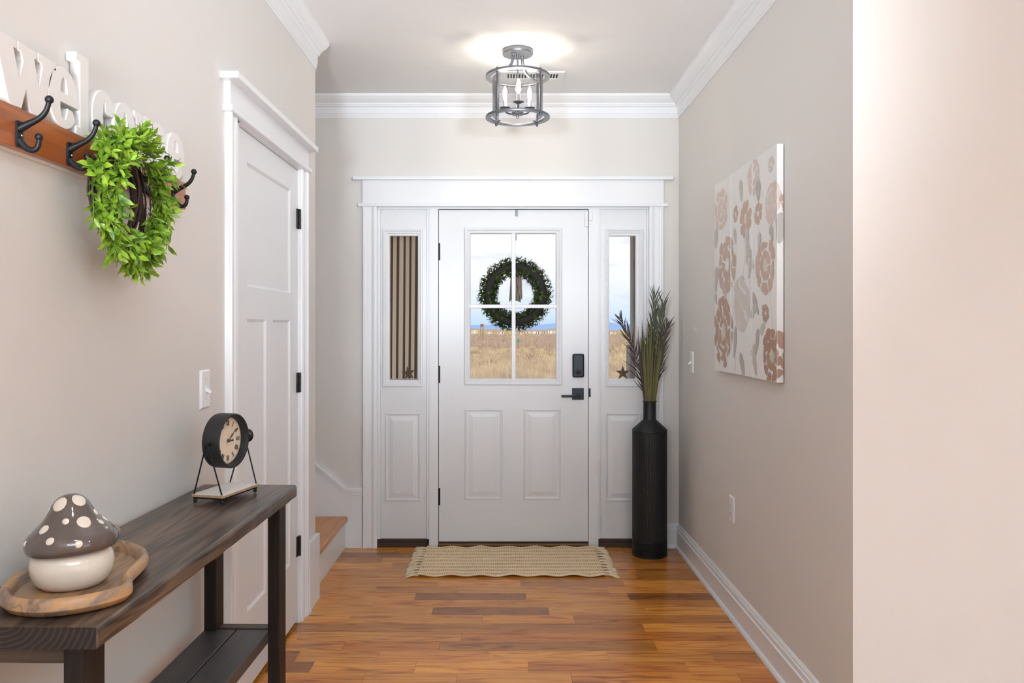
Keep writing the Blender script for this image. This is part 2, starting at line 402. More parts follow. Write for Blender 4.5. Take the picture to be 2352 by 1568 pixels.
for v in (578, 859.5, 1140.5):
    z = PZ(v, YD); x = PX(1005.3, YD)
    h = MB()
    for q in range(3): h.lathe([(0, -.0165), (.006, -.0165), (.0066, -.015), (.0066, .015), (.006, .0165), (0, .0165)], 12, Matrix.Translation((x, YD-.006, z+(q-1)*.034)))
    h.ball((x, YD-.006, z+.054), .005).ball((x, YD-.006, z-.054), .005)
    h.box(x-.004, x+.016, YD-.001, YD+.001, z-.052, z+.052)
    h.build('hinge', M_BLACK, d1)
# deadbolt with keypad back plate, lever handle
x0, x1, z0, z1 = PX(1314.5, YD), PX(1341, YD), PZ(866, YD), PZ(812, YD)
db = MB().box(x0, x1, YD-.028, YD, z0, z1, .009).build('deadbolt', M_SLATE, d1)
cx = (x0+x1)/2; cz = PZ(854, YD)
kn = MB().lathe([(0, 0), (.017, 0), (.018, .003), (.0165, .005), (0, .005)], 24, Matrix.Translation((cx, YD-.028, cz)) @ Matrix.Rotation(PI/2, 4, 'X'))
kn.tube([(cx-.013, YD-.037, cz), (cx+.013, YD-.037, cz)], [.005, .005], 8); kn.build('thumbturn', M_BLACK, db)
x0, x1, z0, z1 = PX(1314, YD), PX(1340.5, YD), PZ(917.5, YD), PZ(891, YD)
lv = MB().box(x0, x1, YD-.010, YD, z0, z1, .0015).build('lever_rose', M_SLATE, d1)
lz = PZ(907.5, YD); cx = (x0+x1)/2
MB().tube([(cx, YD-.008, lz), (cx, YD-.05, lz)], .0095, 12).box(PX(1288, YD)-.0, cx+.010, YD-.062, YD-.047, lz-.0075, lz+.0075, .002).build('lever', M_SLATE, lv)
MB().box(PX(1343, YD), PX(1350.3, YD), YD-.014, YD, PZ(521, YD), PZ(488, YD), .004).build('contact_sensor', M_PLASTIC, d1, )
MB().box(PX(1183, YD), PX(1189.5, YD), YD-.003, YD, PZ(497, YD), 2.0425).box(PX(1182, YD), PX(1189.5, YD), YD-.003, YD+.047, 2.041, 2.0435).box(PX(1181.5, YD), PX(1186.5, YD), YD+.044, YD+.0465, 1.86, 2.0435).build('wreath_hanger', mat('hanger_grey', rgb(120, 120, 124), .4, metal=.6), d1)
# frame of the entrance: head, posts, stops, threshold
fr = MB()
fr.box(-.772, .869, 4.85, 5.0, 2.0445, 2.062)
fr.box(PX(985.5, 4.846), dx0-.003, 4.846, 5.0, .0, 2.0445).box(dx1+.003, PX(1374.5, 4.846), 4.846, 5.0, .0, 2.0445)
fr.box(-.785, PX(874.5, 4.866), 4.853, 5.0, .045, 2.0445).box(PX(1484.5, 4.866), .885, 4.853, 5.0, .045, 2.0445)
fr.box(PX(980.5, 4.858), PX(985.6, 4.846), 4.856, 5.0, .045, 2.0445).box(PX(1374.4, 4.846), PX(1378.5, 4.858), 4.856, 5.0, .045, 2.0445)
f1 = struct('trim_5', fr, M_TRIM, label='white jambs and head of the entrance')
MB().box(dx1+.0032, PX(1356.5, 4.85), 4.843, 4.8462, PZ(911, 4.85), PZ(891.5, 4.85)).build('strike_plate', M_BLACK, f1)
MB().box(PX(1353.5, 4.846), PX(1360, 4.846), 4.834, 4.847, PZ(507, 4.846), PZ(486, 4.846), .003).build('sensor_magnet', M_PLASTIC, f1)
MB().box(dx0-.0028, dx0-.0006, YD+.012, YD+.05, .0, 2.043).box(dx1+.0006, dx1+.0028, YD+.012, YD+.05, 0, 2.043).box(dx0, dx1, YD+.012, YD+.05, 2.0412, 2.0443).build('weatherstrip', M_GAP, f1)
th = MB().box(dx0-.002, dx1+.002, 4.828, 4.96, 0, .022, .004)
th.build('threshold', M_BRONZE, f1)
MB().box(dx0, dx1, YD+.004, YD+.04, .022, .0297).build('door_sweep', M_GAP, f1)
for a, b in ((-.774, PX(981, 4.845)), (PX(1374.5, 4.845), .871)):
    MB().box(a, b, 4.838, 5.0, .0, .026, .002).box(a, b, 4.852, 5.0, .026, .047, .002).build('sidelight_sill', M_SILL, f1)
# casing with a craftsman head
cs = MB()
def casing(mb, a, b, y, z0, z1, out, axis='x', s=-1):
    """vertical casing a..b, its outer (backband) side at 'out'"""
    w = b-a; sg = 1 if out == 0 else -1; o = a if out == 0 else b
    prof = [(0, .0), (0, .021), (.002, .024), (.012, .024), (.015, .019), (.022, .018), (.026, .013), (w*.62, .012), (w*.7, .016), (w*.82, .018), (w*.9, .015), (w-.003, .014), (w, .011), (w, 0)]
    vs = []
    for z in (z0, z1):
        for d, p in prof:
            c = o+sg*d
            vs.append((c, y+s*p, z) if axis == 'x' else (y+s*p, c, z))
    n = len(prof); fs = [tuple(range(n)), tuple(range(2*n-1, n-1, -1))]+[(i, i+1, n+i+1, n+i) for i in range(n-1)]+[(n-1, 0, n, 2*n-1)]
    mb.add(vs, fs)
casing(cs, -.857, -.772, YF, 0, 2.056, 0); casing(cs, .869, .954, YF, 0, 2.056, 1)
cs.box(-.858, .955, YF-.020, YF, 2.074, 2.214).box(-.885, .983, YF-.030, YF, 2.0545, 2.0745, .004).box(-.913, 1.009, YF-.045, YF, 2.2135, 2.2325, .002)
struct('trim_6', cs, M_TRIM, label='white casing and flat header around the entrance')
# sidelights
def sidelight(name, label, a, b, fa, fb, ga, gb, pa, pb):
    w = thing(name, label, None, ((a+b)/2, 4.866, .047)); w['kind'] = 'structure'
    holed(MB(), a, b, .047, 2.0445, ga, gb, 1.0085, 1.885, 4.866, 4.905).build('sidelight_slab', M_DOOR, w)
    k = (ga-fa)/.036
    loops(MB(), fa, fb, .968, 1.925, 4.866, [(i*min((ga-fa), (fb-gb))/.036, p) for i, p in FRAME], fill=False).build('glass_frame', M_TRIM, w)
    loops(MB(), pa, pb, .272, .8115, 4.866, RAISED).build('raised_panel', M_DOOR, w)
    MB().box(ga-.006, gb+.006, 4.885, 4.889, 1.003, 1.891).build('glass_pane', M_GLASS, w)
    MB().box(a, b, 4.905, 5.035, .985, 1.0065).build('outer_ledge', M_TRIM, w)
sidelight('window_1', 'tall narrow sidelight left of the front door', PX(874.8, 4.866), PX(980.3, 4.866), -.743, -.501, -.7016, -.530, -.730, -.510)
sidelight('window_2', 'tall narrow sidelight right of the front door, behind the vase', PX(1378.6, 4.866), PX(1484.3, 4.866), .6056, .838, .6315, .797, .6056, .828)

# ------------------------------------------------------------------ closet door
d2 = thing('door_2', 'white three panel closet door with black hinges in the left wall', None, (XL, 3.2, .02)); d2['kind'] = 'structure'
YA, YB = 2.787, 3.600
sl = MB().box(XL-.036, XL-.010, YA, YB, .02, 2.033)
P = [(2.894, 3.475, 1.478, 1.927), (2.894, 3.126, .30, 1.36), (3.214, 3.475, .30, 1.36)]
for a, b, c, d in ((YA, 2.894, .02, 2.033), (3.475, YB, .02, 2.033), (2.894, 3.475, 1.927, 2.033), (2.894, 3.475, 1.36, 1.478), (3.126, 3.214, .30, 1.36), (2.894, 3.475, .02, .30)):
    sl.box(XL-.012, XL-.002, a, b, c, d)
sl.build('door_slab', M_DOOR, d2)
for a, b, c, d in P:
    loops(MB(), a-.0005, b+.0005, c-.0005, d+.0005, XL-.002, [(0, -.0005), (.010, -.0075), (.013, -.0078)], s=1, axis='y').build('recessed_panel', M_DOOR, d2)
for v in (503, 878, 1253):
    z = PZ(v, 3.6); h = MB()
    for q in range(3): h.lathe([(0, -.0145), (.0062, -.0145), (.0066, -.0135), (.0066, .0135), (.0062, .0145), (0, .0145)], 12, Matrix.Translation((XL+.006, YB+.003, z+(q-1)*.03)))
    h.box(XL-.003, XL+.003, YB-.024, YB+.002, z-.044, z+.044, .001).build('hinge', M_BLACK, d2)
c2 = MB()
casing(c2, 2.658, 2.748, XL, 0, 2.046, 0, 'y', 1); casing(c2, 3.625, 3.704, XL, 0, 2.046, 1, 'y', 1)
c2.box(XL-.11, XL-.001, 2.757, YA-.003, 0, 2.046).box(XL-.11, XL-.001, YB+.003, 3.633, 0, 2.046).box(XL-.11, XL-.001, 2.757, 3.633, 2.036, 2.052)
c2.box(XL-.11, XL+.006, 2.745, YA-.002, 0, 2.046).box(XL-.11, XL+.004, YB+.010, 3.628, 0, 2.046).box(XL-.11, XL+.006, 2.745, 3.628, 2.039, 2.05)
c2.box(XL, XL+.021, 2.652, 3.71, 2.064, 2.147).box(XL, XL+.033, 2.632, 3.728, 2.044, 2.066, .004).box(XL, XL+.06, 2.612, 3.735, 2.145, 2.167, .002)
struct('trim_7', c2, M_TRIM, label='white casing and header around the closet door')

# ------------------------------------------------------------------ stairs going up to the left
st = thing('staircase', 'oak stair tread over a white riser left of the front door', 'stairs', (-1.3, 4.38, 0))
for i in range(4):
    xr = -.962-.25*i; z = .163+.178*i
    MB().box(xr-.02, xr, YC+.001, YF-.022, .178*i+(.015 if i else 0), z).build('riser', M_TRIM, st)
    MB().box(xr-.262, xr+.016, YC+.001, YF-.022, z, z+.03, .006).build('tread', M_TREAD, st)
sk = [(-.862, 0), (-.862, .335), (PX(797, YF), .335), (PX(720, YF)-1.5, .335+.1665+1.5*.83), (PX(720, YF)-1.5, 0)]
Mx = Matrix(((1, 0, 0, 0), (0, 0, -1, YF), (0, 1, 0, 0), (0, 0, 0, 1)))
s5 = MB().prism([(x, z) for x, z in sk], 0, .018, Mx)
def cap(mb, a, b, y):
    (xa, za), (xb, zb) = a, b
    for lo, hi, p in ((0, .030, .024), (.022, .036, .030), (.036, .044, .022)):
        mb.prism([(xa, za+lo-.008), (xb, zb+lo-.008), (xb, zb+hi-.008), (xa, za+hi-.008)], 0, p, Mx)
cap(s5, (PX(797, YF), .327), (-.859, .327), YF)
cap(s5, (PX(797, YF), .327), (PX(720, YF)-1.5, .327+.1665+1.5*.83), YF)
struct('trim_8', s5, M_TRIM, label='white stair skirt board with a moulded top on the front wall')
struct('trim_9', MB().box(XL, XL+.020, 3.742, YC+.012, 0, .320, .0015), M_TRIM, label='white square block at the foot of the wall corner')
# ------------------------------------------------------------------ console table
ANG = math.atan2(-.018, 1.141)
TX = Matrix.Translation((-.626, 2.408, 0)) @ Matrix.Rotation(-ANG*-1, 4, 'Z')
# local frame of the table: origin at the far front corner, -y towards the camera, -x towards the wall
TX = Matrix.Translation((-.626, 2.408, 0)) @ Matrix.Rotation(ANG, 4, 'Z')
ZT = .8575; LT, DT = 1.141, .283
tb = thing('console_table', 'dark stained wooden console table with a lower shelf against the left wall', 'table', (-.78, 1.84, 0))
def tbox(name, m, x0, x1, y0, y1, z0, z1, bev=.002): return MB(TX).box(x0, x1, y0, y1, z0, z1, bev).build(name, m, tb)
top = MB(TX)
n = 28; vs = []; rows = [(-DT, ZT-.036), (-DT, ZT-.001), (-DT+.002, ZT), (-.006, ZT), (-.0022, ZT-.0025), (0, ZT-.007), (.0, ZT-.030), (-.003, ZT-.036)]
rnd = random.Random(3)
for i in range(n+1):
    y = -LT*i/n; w = .0007*math.sin(i*1.9)+.0007*rnd.uniform(-1, 1)
    for j, (x, z) in enumerate(rows): vs.append((x+(w*.7 if j in (4, 5, 6) else 0), y, z+(w if j in (6, 7) else 0)))
m = len(rows); fs = [tuple(range(m)), tuple(n*m+k for k in range(m-1, -1, -1))]
for i in range(n):
    for k in range(m): fs.append((i*m+k, i*m+(k+1) % m, (i+1)*m+(k+1) % m, (i+1)*m+k))
top.add(vs, fs); top.build('table_top', M_TABLE, tb)
# end grain of the plank, darkened by stain and by shade put in its colour
M_END = bpy.data.materials.new('shaded_end_grain'); M_END.use_nodes = True; t = M_END.node_tree; b = t.nodes['Principled BSDF']
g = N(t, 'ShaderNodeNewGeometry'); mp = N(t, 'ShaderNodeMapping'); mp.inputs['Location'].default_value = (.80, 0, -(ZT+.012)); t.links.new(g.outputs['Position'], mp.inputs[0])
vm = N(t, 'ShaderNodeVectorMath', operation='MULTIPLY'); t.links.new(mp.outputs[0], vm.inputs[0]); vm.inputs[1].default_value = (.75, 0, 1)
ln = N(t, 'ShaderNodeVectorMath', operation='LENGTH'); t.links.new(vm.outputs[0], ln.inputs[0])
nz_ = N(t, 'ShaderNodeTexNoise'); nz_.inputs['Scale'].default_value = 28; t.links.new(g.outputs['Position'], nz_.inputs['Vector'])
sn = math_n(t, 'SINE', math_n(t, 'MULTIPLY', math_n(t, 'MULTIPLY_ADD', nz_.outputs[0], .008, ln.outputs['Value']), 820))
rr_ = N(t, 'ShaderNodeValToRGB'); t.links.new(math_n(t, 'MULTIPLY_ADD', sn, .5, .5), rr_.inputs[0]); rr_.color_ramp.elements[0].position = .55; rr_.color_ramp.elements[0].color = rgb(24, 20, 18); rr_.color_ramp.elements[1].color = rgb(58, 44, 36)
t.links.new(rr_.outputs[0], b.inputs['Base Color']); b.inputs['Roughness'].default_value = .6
MB(TX).box(-DT+.001, -.003, -LT-.0006, -LT+.0004, ZT-.0355, ZT-.001).build('shaded_end_grain', M_END, tb)
for lx in (-.064, -.2505):
    for ly in (-.077, -LT+.015):
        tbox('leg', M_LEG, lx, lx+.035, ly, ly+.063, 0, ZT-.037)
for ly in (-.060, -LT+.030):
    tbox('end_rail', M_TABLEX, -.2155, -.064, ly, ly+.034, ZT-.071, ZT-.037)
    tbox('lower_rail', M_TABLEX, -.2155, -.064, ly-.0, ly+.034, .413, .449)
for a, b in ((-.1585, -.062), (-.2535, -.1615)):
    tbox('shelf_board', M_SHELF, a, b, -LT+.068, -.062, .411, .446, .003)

# ------------------------------------------------------------------ tray and mushroom jar
M_TRAY = wood('mango_wood', [(0, rgb(78, 60, 48)), (.3, rgb(126, 100, 80)), (.5, rgb(158, 128, 100)), (.72, rgb(190, 138, 82)), (1, rgb(200, 180, 158))], 'y', rough=.38, bump=.1, contrast=1.25, coat=.1)
TR = [(-.827, 1.318), (-.792, 1.297), (-.748, 1.291), (-.702, 1.306), (-.662, 1.340), (-.6465, 1.378), (-.6565, 1.412), (-.6735, 1.445), (-.682, 1.49), (-.690, 1.54), (-.708, 1.59), (-.745, 1.632), (-.79, 1.664),
      (-.835, 1.677), (-.872, 1.664), (-.893, 1.62), (-.893, 1.565), (-.886, 1.515), (-.884, 1.468), (-.880, 1.42), (-.862, 1.365)]
def smooth_loop(p, k=4):
    n = len(p); o = []
    for i in range(n):
        p0, p1, p2, p3 = (Vector(p[(i+j) % n]) for j in (-1, 0, 1, 2))
        for q in range(k):
            t = q/k
            o.append(.5*((2*p1)+(p2-p0)*t+(2*p0-5*p1+4*p2-p3)*t*t+(3*p1-p0-3*p2+p3)*t**3))
    return o
lp = smooth_loop(TR); n = len(lp)
nor = []
for i in range(n):
    d = (lp[(i+1) % n]-lp[i-1]).normalized(); nor.append(Vector((d.y, -d.x)))
cen = sum(lp, Vector((0, 0)))/n
if (lp[0]-cen).dot(nor[0]) < 0: nor = [-q for q in nor]
steps = [(-.022, .0), (-.007, .004), (.001, .014), (.0, .025), (-.004, .0315), (-.008, .033), (-.012, .0315), (-.016, .025), (-.021, .0125), (-.028, .0085)]
vs = []; fs = []
for d, z in steps:
    for i in range(n):
        q = lp[i]+nor[i]*d; vs.append((q.x, q.y, ZT+.0005+z))
for s_ in range(len(steps)-1):
    for i in range(n): fs.append((s_*n+i, s_*n+(i+1) % n, (s_+1)*n+(i+1) % n, (s_+1)*n+i))
fs.append(tuple(range(n-1, -1, -1))); fs.append(tuple((len(steps)-1)*n+i for i in range(n)))
ty = thing('wooden_tray', 'wavy edged wooden tray with a raised rim under the mushroom jar', 'tray', (-.77, 1.48, ZT))
tr = MB().add(vs, fs, True).build('tray_body', M_TRAY, ty)
MB().tube([(-.868+.024*math.cos(a), 1.712+.056*math.sin(a), ZT+.022+.010*math.sin(a)) for a in [2*PI*k/20 for k in range(20)]], .0095, 8, closed=True).build('tray_handle', M_TRAY, ty)

JX, JY, JZ = -.784, 1.452, ZT+.0092
M_CREAM = mat('cream_glaze', rgb(226, 213, 196), .12, spec=.6, coat=.4)
M_TAUPE = mat('taupe_glaze', rgb(88, 76, 70), .1, spec=.6, coat=.5)
jar = thing('mushroom_jar', 'cream ceramic jar with a spotted taupe mushroom cap lid', 'jar', (JX, JY, JZ))
J = Matrix.Translation((JX, JY, JZ))
MB().lathe([(0, 0), (.046, 0), (.054, .003), (.0635, .013), (.0685, .028), (.0695, .040), (.067, .054), (.060, .065), (.052, .070), (.048, .071), (0, .071)], 48, J).build('jar_body', M_CREAM, jar)
LID = [(.0, .064), (.052, .0645), (.066, .062), (.0735, .064), (.0765, .070), (.0768, .077), (.0752, .0865), (.0695, .0945), (.0615, .102), (.0535, .109), (.0460, .117), (.0398, .126), (.0350, .135), (.0302, .144), (.0252, .151), (.0185, .1565), (.010, .160), (0, .161)]
LT_ = J @ Matrix.Translation((0, 0, .064)) @ Matrix.Rotation(math.radians(-2.5), 4, 'Y') @ Matrix.Translation((0, 0, -.064+.0025))
lid = MB().lathe(LID, 56, LT_).build('jar_lid', M_TAUPE, jar)
def lid_r(z):
    for (r0, z0), (r1, z1) in zip(LID[5:], LID[6:]):
        if z0 <= z <= z1: return r0+(r1-r0)*(z-z0)/(z1-z0)
    return .0
for zz, ph, r in ((.045, -52, .0095), (.056, -11, .006), (.051, 25, .0125), (.044, 60, .006), (.029, -28, .0075), (.020, 8, .0065), (.022, -76, .0055), (.083, -40, .0135), (.086, 36, .013), (.060, 76, .007), (.044, 88, .008), (.03, 130, .008), (.055, 150, .01), (.03, 190, .008), (.05, 215, .011), (.03, -110, .009), (.055, -130, .007), (.08, 160, .012), (.07, -95, .008)):
    z = .064+zz; phi = math.radians(-61.6+ph)
    a = Vector((math.cos(phi), math.sin(phi), 0)); t = Vector((-math.sin(phi), math.cos(phi), 0))
    dr = (lid_r(z+.004)-lid_r(z-.004))/.008
    up = (a*dr+Vector((0, 0, 1))).normalized(); nn = t.cross(up)
    if nn.dot(a) < 0: nn = -nn
    vs = []; fs = []; K = 14
    for ring, (q, h) in enumerate(((1.0, -.0006), (.92, .0006), (.6, .0013), (.0, .0016))):
        for k in range(K if q else 1):
            an = 2*PI*k/K; du = math.sin(an)*q*r; dt = math.cos(an)*q*r
            zc = min(max(z+du*up.z, .0775), .1605); rr = max(lid_r(zc), .002)
            p2 = phi+dt/max(rr, .012)
            A = Vector((math.cos(p2), math.sin(p2), 0)); B = (A*((lid_r(min(zc+.003, .1605))-lid_r(zc-.003))/.006)+Vector((0, 0, 1))).normalized()
            N_ = (A-B*A.dot(B)).normalized()
            vs.append(A*rr+Vector((0, 0, zc))+N_*h)
    for ring in range(2):
        for k in range(K): fs.append((ring*K+k, ring*K+(k+1) % K, (ring+1)*K+(k+1) % K, (ring+1)*K+k))
    for k in range(K): fs.append((2*K+k, 2*K+(k+1) % K, 3*K))
    MB().add(vs, fs, True, LT_).build('cap_spot', M_CREAM, lid)

# ------------------------------------------------------------------ tabletop clock
M_CLK = mat('clock_black', rgb(40, 40, 43), .5, metal=.1)
M_DIAL = mat('clock_dial', rgb(226, 210, 186), .5, var=.05, vscale=60)
M_INK = mat('clock_ink', rgb(46, 42, 40), .6)
M_WASH = wood('whitewashed_wood', [(0, rgb(190, 182, 172)), (.5, rgb(218, 212, 204)), (1, rgb(236, 232, 226))], 'y', rough=.55, bump=.2)
M_RAW = wood('raw_wood_edge', [(0, rgb(140, 108, 78)), (.5, rgb(176, 140, 104)), (1, rgb(196, 164, 126))], 'y', rough=.6, bump=.2)
cc = Vector((-.7755, 2.2275, 0)); ca = math.atan2(.165, .042)-PI/2
CX = Matrix.Translation(cc) @ Matrix.Rotation(ca, 4, 'Z')        # local y = long side of the base, local x = where the dial faces
ck = thing('desk_clock', 'round black clock on a wire stand with a whitewashed wooden base', 'clock', (cc.x, cc.y, ZT))
zb = ZT+.0175
bs = MB(CX).box(-.048, .048, -.086, .086, zb, zb+.0075, .001).build('base_board', M_WASH, ck)
MB(CX).box(-.0484, .0484, -.0864, .0864, zb+.0002, zb+.0066).build('base_edge', M_RAW, bs)
zp = 1.0165
for s_ in (-1, 1):
    MB(CX).tube([(-.046, s_*.079, zb-.0055), (-.044, s_*.0835, zb+.002), (-.004, s_*.088, zp-.004), (0, s_*.0885, zp), (.004, s_*.088, zp-.004), (.044, s_*.0835, zb+.002), (.046, s_*.079, zb-.0055)], .0021, 8).build('wire_leg', M_BLACK, ck)
wf = MB(CX)
for s_ in (-1, 1): wf.tube([(s_*.040, -.079, zb-.004), (s_*.040, .079, zb-.004)], .002, 6).tube([(-.046, s_*.079, zb-.004), (.046, s_*.079, zb-.004)], .002, 6)
wf.build('wire_frame', M_BLACK, ck)
for sx in (-1, 1):
    for sy in (-1, 1):
        MB(CX).ball((sx*.041, sy*.080, ZT+.0062), .0055).tube([(sx*.041, sy*.080, ZT+.008), (sx*.041, sy*.080, zb-.002)], .0022, 6).build('ball_foot', M_BLACK, ck)
TILT = Matrix.Translation((0, 0, zp)) @ Matrix.Rotation(math.radians(90), 4, 'Y') @ Matrix.Rotation(math.radians(90), 4, 'Z')
CT = CX @ TILT   # local z = out of the dial, local y = up(after the two turns), local x = right
def chk(): 
    return (TILT.to_3x3() @ Vector((0, 0, 1))), (TILT.to_3x3() @ Vector((0, 1, 0)))
MB(CT).lathe([(0, -.028), (.070, -.028), (.0745, -.025), (.0755, -.018), (.0755, .022), (.0745, .025), (.072, .0265), (.0685, .0255), (.0665, .021), (.0655, .004), (0, .004)], 56).build('clock_case', M_CLK, ck)
dl = MB(CT).lathe([(.0645, .0045), (0, .0052)], 48).build('dial', M_DIAL, ck)
nm = MB(CT)
def upto(a, r): return (r*math.sin(a), r*math.cos(a))
def bar(mb, a, r0, r1, off, w, z0=.0050, z1=.0056, skew=0):
    M = Matrix.Rotation(-a, 4, 'Z'); mb.prism([(off-w/2-skew, r0), (off+w/2-skew, r0), (off+w/2+skew, r1), (off-w/2+skew, r1)], z0, z1, M)
NUM = ['XII', 'I', 'II', 'III', 'IIII', 'V', 'VI', 'VII', 'VIII', 'IX', 'X', 'XI']
for i, sN in enumerate(NUM):
    a = i*PI/6; sp = .0034; wtot = sum({'I': 1, 'V': 2, 'X': 2}[c] for c in sN)*sp; o = -wtot/2
    for c in sN:
        w = {'I': 1, 'V': 2, 'X': 2}[c]*sp; mid = o+w/2
        if c == 'I': bar(nm, a, .042, .055, mid, .0018)
        elif c == 'V': bar(nm, a, .042, .055, mid-.0015, .0018, skew=-.0016); bar(nm, a, .042, .055, mid+.0015, .0009, skew=.0016)
        else: bar(nm, a, .042, .055, mid, .0018, skew=-.0026); bar(nm, a, .042, .055, mid, .0009, skew=.0026)
        o += w
    bar(nm, a, .0415, .0423, 0, wtot+.001); bar(nm, a, .0547, .0555, 0, wtot+.001)
for i in range(60): bar(nm, i*PI/30, .0595, .0615, 0, .0016 if i % 5 == 0 else .0007)
nm.build('numerals', M_INK, dl)
hh = MB(CT); a = math.radians(95); bar(hh, a, -.006, .022, 0, .003, .0075, .0085); hh.lathe([(0, .0074), (.003, .0074), (.003, .0086), (0, .0086)], 12, Matrix.Translation((*upto(a, .020), 0)))
hh.build('hour_hand', M_INK, dl)
mh = MB(CT); a = math.radians(50); bar(mh, a, -.008, .046, 0, .0018, .0090, .0098); bar(mh, a, .014, .026, 0, .0034, .0090, .0098); mh.build('minute_hand', M_INK, dl)
MB(CT).lathe([(0, .004), (.0042, .004), (.0042, .0105), (.003, .012), (0, .0122)], 16).build('hand_hub', mat('aged_brass', rgb(110, 96, 74), .4, metal=.8), dl)
MB(CX).ball((0, .107, zp), .018, 20, 14, sc=(1, .62, 1.1)).tube([(0, .07, zp), (0, .100, zp)], .006, 10).build('side_knob', mat('knob_gloss', rgb(38, 36, 36), .12, metal=.5), ck)
MB(CX).tube([(0, -.073, zp), (0, -.0915, zp)], .0055, 12).build('pivot_bolt', M_BLACK, ck)

# ------------------------------------------------------------------ welcome coat rack
M_RACK = wood('rack_wood', [(0, rgb(104, 52, 22)), (.5, rgb(168, 92, 44)), (1, rgb(202, 130, 72))], 'y', rough=.3, bump=.05, coat=.2)
M_LETTER = mat('letter_white', rgb(232, 228, 224), .55, var=.03, vscale=30)
rk = thing('coat_rack', 'wooden coat rack with white welcome letters and black double hooks', 'coat rack', (XL, 1.84, 1.66))
MB().box(-.921, -.905, 1.395, 2.272, 1.664, 1.740, .0015).build('rack_board', M_RACK, rk)
MB().box(-.9298, -.9212, 1.393, 2.275, 1.6585, 1.742, .001).build('back_board', M_LETTER, rk)
def arc(cx, cy, rx, ry, a0, a1, n=14):
    return [(cx+rx*math.cos(math.radians(a0+(a1-a0)*i/n)), cy+ry*math.sin(math.radians(a0+(a1-a0)*i/n))) for i in range(n+1)]
GL = {
 'w': [[(0, 1), (.345, 1), (.345, .88), (.30, .88), (.39, .42), (.46, .74), (.425, .88), (.375, .88), (.375, 1), (.665, 1), (.665, .88), (.63, .88), (.705, .42), (.775, .80), (.75, .88), (.70, .88), (.70, 1), (1, 1), (1, .88), (.955, .88), (.755, 0), (.575, 0), (.50, .34), (.425, 0), (.245, 0), (.045, .88), (0, .88)]],
 'e': [[(.985, .42)]+arc(.5, .5, .49, .51, 2, 322, 34)[0:]+[(.80, .335), (.64, .345)]+[(.625, .27), (.575, .15), (.50, .125), (.42, .17), (.385, .30), (.385, .42)], arc(.505, .58, .12, .27, 0, 180, 12)],
 'l': [[(.0, 1.41), (.70, 1.41), (.70, .13), (.95, .13), (.95, 0), (0, 0), (0, .13), (.22, .13), (.22, 1.28), (.0, 1.28)]],
 'c': [arc(.5, .5, .49, .51, 28, 325, 32)+[(.66, .33), (.60, .18), (.52, .15), (.46, .25), (.44, .5), (.46, .76), (.52, .86), (.56, .80), (.58, .66), (.68, .60), (.86, .60)]],
 'o': [arc(.5, .5, .5, .51, 0, 360, 40)[:-1], arc(.5, .5, .115, .34, 0, 360, 20)[:-1]],
 'm': [[(0, .98), (.20, .98), (.225, .87), (.31, .99), (.40, 1.0), (.50, .96), (.55, .85), (.64, .98), (.74, 1.0), (.86, .95), (.92, .80), (.92, .13), (1, .13), (1, 0), (.665, 0), (.665, .13), (.71, .13), (.71, .72), (.665, .80), (.615, .70), (.615, .13), (.65, .13), (.65, 0), (.345, 0), (.345, .13), (.39, .13), (.39, .72), (.345, .80), (.295, .70), (.295, .13), (.335, .13), (.335, 0), (0, 0), (0, .13), (.065, .13), (.065, .85), (0, .85)]],
}
LM = Matrix(((0, 0, 1, 0), (1, 0, 0, 0), (0, 1, 0, 0), (0, 0, 0, 1)))      # glyph x -> world y, glyph y -> world z, extrusion -> world x
def letter(ch, y0, y1, z0=1.741, hgt=.1215):
    cu = bpy.data.curves.new('letter', 'CURVE'); cu.dimensions = '2D'; cu.fill_mode = 'BOTH'; cu.extrude = .0105; cu.bevel_depth = .0008; cu.bevel_resolution = 0
    for poly in GL[ch]:
        sp = cu.splines.new('POLY'); sp.points.add(len(poly)-1); sp.use_cyclic_u = True
        for p, (x, y) in zip(sp.points, poly): p.co = (x*(y1-y0), y*hgt, 0, 1)
    t = bpy.data.objects.new('tmp', cu); me = bpy.data.meshes.new_from_object(t)
    bpy.data.objects.remove(t); bpy.data.curves.remove(cu)
    me.name = 'letter'; me.materials.clear(); me.materials.append(M_LETTER)
    me.transform(Matrix.Translation((-.9165, y0, z0)) @ LM)
    o = bpy.data.objects.new('letter', me); COL.objects.link(o); return adopt(o, rk)
for ch, a, b in (('w', 1.415, 1.614), ('e', 1.588, 1.700), ('l', 1.692, 1.762), ('c', 1.757, 1.862), ('o', 1.856, 1.962), ('m', 1.958, 2.150), ('e', 2.146, 2.262)):
    letter(ch, a, b)
def bez(p0, p1, p2, p3, n=10):
    p0, p1, p2, p3 = map(Vector, (p0, p1, p2, p3))
    return [p0*(1-t)**3+p1*3*t*(1-t)**2+p2*3*t*t*(1-t)+p3*t**3 for t in [i/n for i in range(n+1)]]
